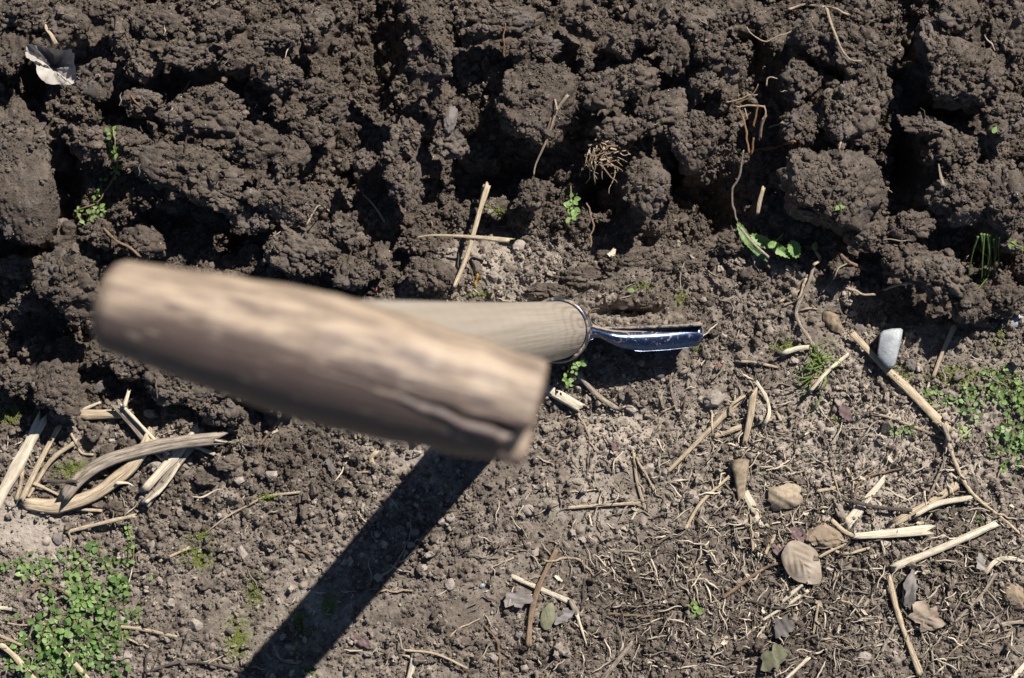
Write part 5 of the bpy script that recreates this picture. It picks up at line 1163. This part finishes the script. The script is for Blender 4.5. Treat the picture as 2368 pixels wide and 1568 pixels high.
# shaft
ns = 64; rings = []; UVs = []; stn_shd = []; T = (Vector(headp)-Vector(foot)).length
for k_ in range(81):
    t = k_/80; r = .0187-.0006*math.sin(t*4)+.0006*t
    rings.append(ringpts(Vector(foot)+ax*(T*t-.006), r, r, ns))
    for a in range(ns): UVs.append((abs(a/ns-0.5)*2, t*7)); stn_shd.append(.1)
V, F = tube_mesh(rings)
link('shaft', np.array(V)-SO, F, M_SHAFT, parent=spade, uv=UVs, attrs={'stain_shade': stn_shd})
# grip: carved barrel with a long drying crack, built along its own axis
gl, gr = Vector(Wp(250, 704, .772)), Vector(Wp(1238, 955, .778))
ga = (gr-gl).normalized(); gup = Vector((0, 0, 1)); gup = (gup-ga*gup.dot(ga)).normalized(); gs = gup.cross(ga)   # gs: towards the lower edge of the picture... sign below
if gs.y > 0: gs = -gs
GL = (gr-gl).length; nk, na = 260, 180
prof_t = [0, .02, .06, .25, .5, .75, .93, .985, 1.0]; prof_r = [.0130, .0146, .0152, .0188, .0212, .0200, .0178, .0170, .0160]
crk_t = np.array([.50, .60, .70, .80, .88, .94, .985]); crk_a = np.array([.12, .15, .20, .28, .36, .43, .44])   # angle from the top towards the lower edge
V = []; UVs = []; stn_shd = []
rg2 = np.random.default_rng(17)
wobk = np.interp(np.arange(nk), np.arange(0, nk+20, 20), rg2.normal(0, .0003, len(np.arange(0, nk+20, 20))))
for k_ in range(nk):
    t = k_/(nk-1); r0 = np.interp(t, prof_t, prof_r)+wobk[k_]
    for a in range(na):
        an = -math.pi+2*math.pi*a/na
        r = r0*(1+.02*math.cos(2*an+.6)+.015*math.sin(3*an+t*3))
        if t > .5:
            ca = np.interp(t, crk_t, crk_a)+.015*math.sin(t*60); wd = .018+.11*max(0, (t-.6)/.4)**1.4
            dd = (an-ca)/(wd*.75); dep = .0006+.0040*max(0, (t-.55)/.45)**1.2
            r -= dep*math.exp(-dd*dd)*(1.0 if dd < 0 else math.exp(-dd*.6))
            if 0 < dd < 6: r += .0009*math.exp(-(dd-2.2)**2)*min(1, (t-.5)*4)
        # torn notch where the crack reaches the end
        tl = t
        if t > .93 and .30 < an < 1.5: tl = t-(t-.93)*.85*math.sin((an-.30)/1.2*math.pi)
        c = gl+ga*(GL*tl)
        V.append(np.array(c+gup*(math.cos(an)*r)+gs*(math.sin(an)*r)))
        UVs.append((abs(an)/math.pi, t*3.2)); stn_shd.append(np.clip((an+.38)/.85, 0, 1)*(0.55+.45*math.sin(math.pi*min(1, t*.9+.12))) if an > -.4 else (.25 if an < -2 else 0))  # dark patina plus painted shade on the grip's lower side, away from the sun
F = []
for k_ in range(nk-1):
    for a in range(na): F.append([k_*na+a, k_*na+(a+1) % na, (k_+1)*na+(a+1) % na, (k_+1)*na+a])
# rounded end caps
for (k0, cc, sg) in ((0, gl, -1), (nk-1, gr, 1)):
    prev = [k0*na+a for a in range(na)]; r0 = prof_r[0] if sg < 0 else prof_r[-1]
    base = np.array([V[q] for q in prev]); cen = base.mean(axis=0)
    for (sc_, off) in ((.8, .0018 if sg < 0 else .0008), (.45, .0030 if sg < 0 else .0010), (.12, .0033 if sg < 0 else .0009)):
        cur = []
        for a in range(na):
            p = cen+(base[a]-cen)*sc_+np.array(ga)*sg*off; cur.append(len(V)); V.append(p); UVs.append((.2+.1*sc_, .1)); stn_shd.append(.0)
        for a in range(na):
            q = [prev[a], prev[(a+1) % na], cur[(a+1) % na], cur[a]]; F.append(q if sg > 0 else q[::-1])
        prev = cur
    F.append(prev if sg > 0 else prev[::-1])
link('grip', np.array(V)-SO, F, M_GRIP, parent=spade, uv=UVs, attrs={'stain_shade': stn_shd})

def steel_material():
    m, n, l, p = new_mat('blue_steel')
    pos = n.new('ShaderNodeNewGeometry').outputs['Position']
    d = node(n, 'ShaderNodeAttribute', attribute_name='dirt').outputs['Fac']
    nz = noise(n, l, pos, 300, 5, .65); nb = noise(n, l, pos, 90, 3, .6)
    f = ramp(n, l, math_(n, l, 'ADD', d, math_(n, l, 'MULTIPLY', nz, .6)), .74, .86)
    spots = math_(n, l, 'MULTIPLY', ramp(n, l, nz, .57, .62), ramp(n, l, nb, .44, .56))
    f = math_(n, l, 'MAXIMUM', f, math_(n, l, 'MULTIPLY', spots, .8))
    base = mixc(n, l, ramp(n, l, noise(n, l, pos, 500, 3, .6), .4, .7), (0.018, 0.034, 0.082), (0.055, 0.09, 0.18))
    base = mixc(n, l, ramp(n, l, d, .2, .45, 0, .85), base, (0.10, 0.11, 0.125))
    l.new(mixc(n, l, f, base, (0.30, 0.23, 0.16)), p.inputs['Base Color'])
    l.new(ramp(n, l, f, 0, 1, .26, .9), p.inputs['Roughness'])
    l.new(ramp(n, l, f, 0, 1, .75, 0), p.inputs['Metallic']); p.inputs['Specular IOR Level'].default_value = .8
    l.new(ramp(n, l, f, 0, 1, .6, 0), p.inputs['Coat Weight']); p.inputs['Coat Roughness'].default_value = .24; p.inputs['Coat IOR'].default_value = 1.6
    bp = n.new('ShaderNodeBump'); bp.inputs['Distance'].default_value = .0004; bp.inputs['Strength'].default_value = .5
    l.new(math_(n, l, 'ADD', f, math_(n, l, 'MULTIPLY', nz, .25)), bp.inputs['Height']); l.new(bp.outputs[0], p.inputs['Normal'])
    return m
M_STEEL = steel_material()
# socket: rolled rim, cone flattening into the neck
rings = []; dirt = []
for (dz, r1, r2, sh) in [(-.001, .0188, .0188, 0), (.0012, .0193, .0193, 0), (.0014, .0204, .0204, 0), (-.0004, .0213, .0213, 0), (-.004, .0214, .0214, 0), (-.007, .0208, .0206, 0), (-.012, .0200, .0180, .0005),
                         (-.020, .0212, .0140, .002), (-.028, .0235, .0095, .004), (-.036, .0270, .0060, .005), (-.046, .0300, .0035, .005), (-.075, .0300, .0025, .005)]:
    rings.append(ringpts(Vector(foot)+ax*dz+e2*sh*(1 if e2.x > 0 else -1)*0.5, r1, r2, 64)); dirt += [.36+.16*abs(math.sin(q*.35+dz*300)) if dz > -.002 else .48 for q in range(64)]
V, F = tube_mesh(rings, (False, True))
link('socket', np.array(V)-SO, F, M_STEEL, parent=spade, attrs={'dirt': dirt})
# treads: rolled shoulders, right one seen from above; the left one mirrors it under the shaft
def tread(side):
    top = [(1352, 742), (1367, 748), (1391, 756), (1417, 760), (1455, 760), (1494, 757), (1530, 755), (1562, 752), (1590, 748), (1620, 743)]
    bot = [(1352, 790), (1366, 786), (1384, 781), (1405, 791), (1434, 805), (1477, 812), (1512, 811), (1545, 809), (1590, 804), (1613, 801)]
    T_, B_ = catmull(top, 6), catmull(bot, 6)
    n = 46; f = lambda A, t: np.array([np.interp(t*(len(A)-1), np.arange(len(A)), A[:, q]) for q in (0, 1)])
    V = []; dirt = []; m_ = 15
    for k_ in range(n):
        t = k_/(n-1); a, b = f(T_, t), f(B_, t)
        zc = .036+.004*max(0, .25-t)*4-.012*t
        for s in range(m_+1):
            q = s/m_; p = a*(1-q)+b*q
            if t > .9: p = p+np.array([np.interp(q, [0, .7, 1], [0, 12, 0]), 0])*(t-.9)/.1
            x = (q-.50)*2; z = zc+.0052*(1-x*x)-(.0012*max(0, (.12-q)/.12)**2)
            V.append(Wp(p[0], p[1], z)); dirt.append(.68 if q < .19 else (.34 if q < .26 else .0)+(.2*max(0, .2-t)*5))
    nT = len(V); V = np.array(V)
    if side < 0:
        cx_ = foot[0]+.006; V[:, 0] = 2*cx_-V[:, 0]
    low = V-np.array([0, 0, .0022]); F = []
    for k_ in range(n-1):
        for s in range(m_):
            i0 = k_*(m_+1)+s; q = [i0, i0+1, i0+m_+2, i0+m_+1]; F.append(q); F.append([w_+nT for w_ in q[::-1]])
        for s in (0, m_): i0 = k_*(m_+1)+s; F.append([i0, i0+m_+1, i0+m_+1+nT, i0+nT])
    for k_ in (0, n-1):
        for s in range(m_): i0 = k_*(m_+1)+s; F.append([i0, i0+1, i0+1+nT, i0+nT])
    return link('tread', np.vstack([V, low])-SO, F, M_STEEL, parent=spade, attrs={'dirt': dirt+dirt})
tread(1); tread(-1)
# blade: dished sheet following the treads down into the soil
V = []; dirt = []; n = 60; m_ = 16
for k_ in range(n):
    x = -1+2*k_/(n-1)
    cx_ = foot[0]+.006; xw = cx_+x*(.0895)
    yt = Wp(0, 764-abs(x)**2*10, .036)[1]+.0002
    for s in range(m_+1):
        d = s/m_*.13; tp = 1-.12*(s/m_)
        V.append(np.array([cx_+(xw-cx_)*tp, yt, .0345])-np.array(ax)*d); dirt.append(.5)
nT = len(V); V = np.array(V); back = V+np.array([0, .0018, 0]); F = []
for k_ in range(n-1):
    for s in range(m_):
        i0 = k_*(m_+1)+s; q = [i0, i0+1, i0+m_+2, i0+m_+1]; F.append(q); F.append([w_+nT for w_ in q[::-1]])
    i0 = k_*(m_+1); F.append([i0, i0+m_+1, i0+m_+1+nT, i0+nT]); i0 += m_; F.append([i0, i0+m_+1, i0+m_+1+nT, i0+nT])
for k_ in (0, n-1):
    for s in range(m_): i0 = k_*(m_+1)+s; F.append([i0, i0+1, i0+1+nT, i0+nT])
link('blade', np.vstack([V, back])-SO, F, M_STEEL, parent=spade, attrs={'dirt': dirt+dirt})
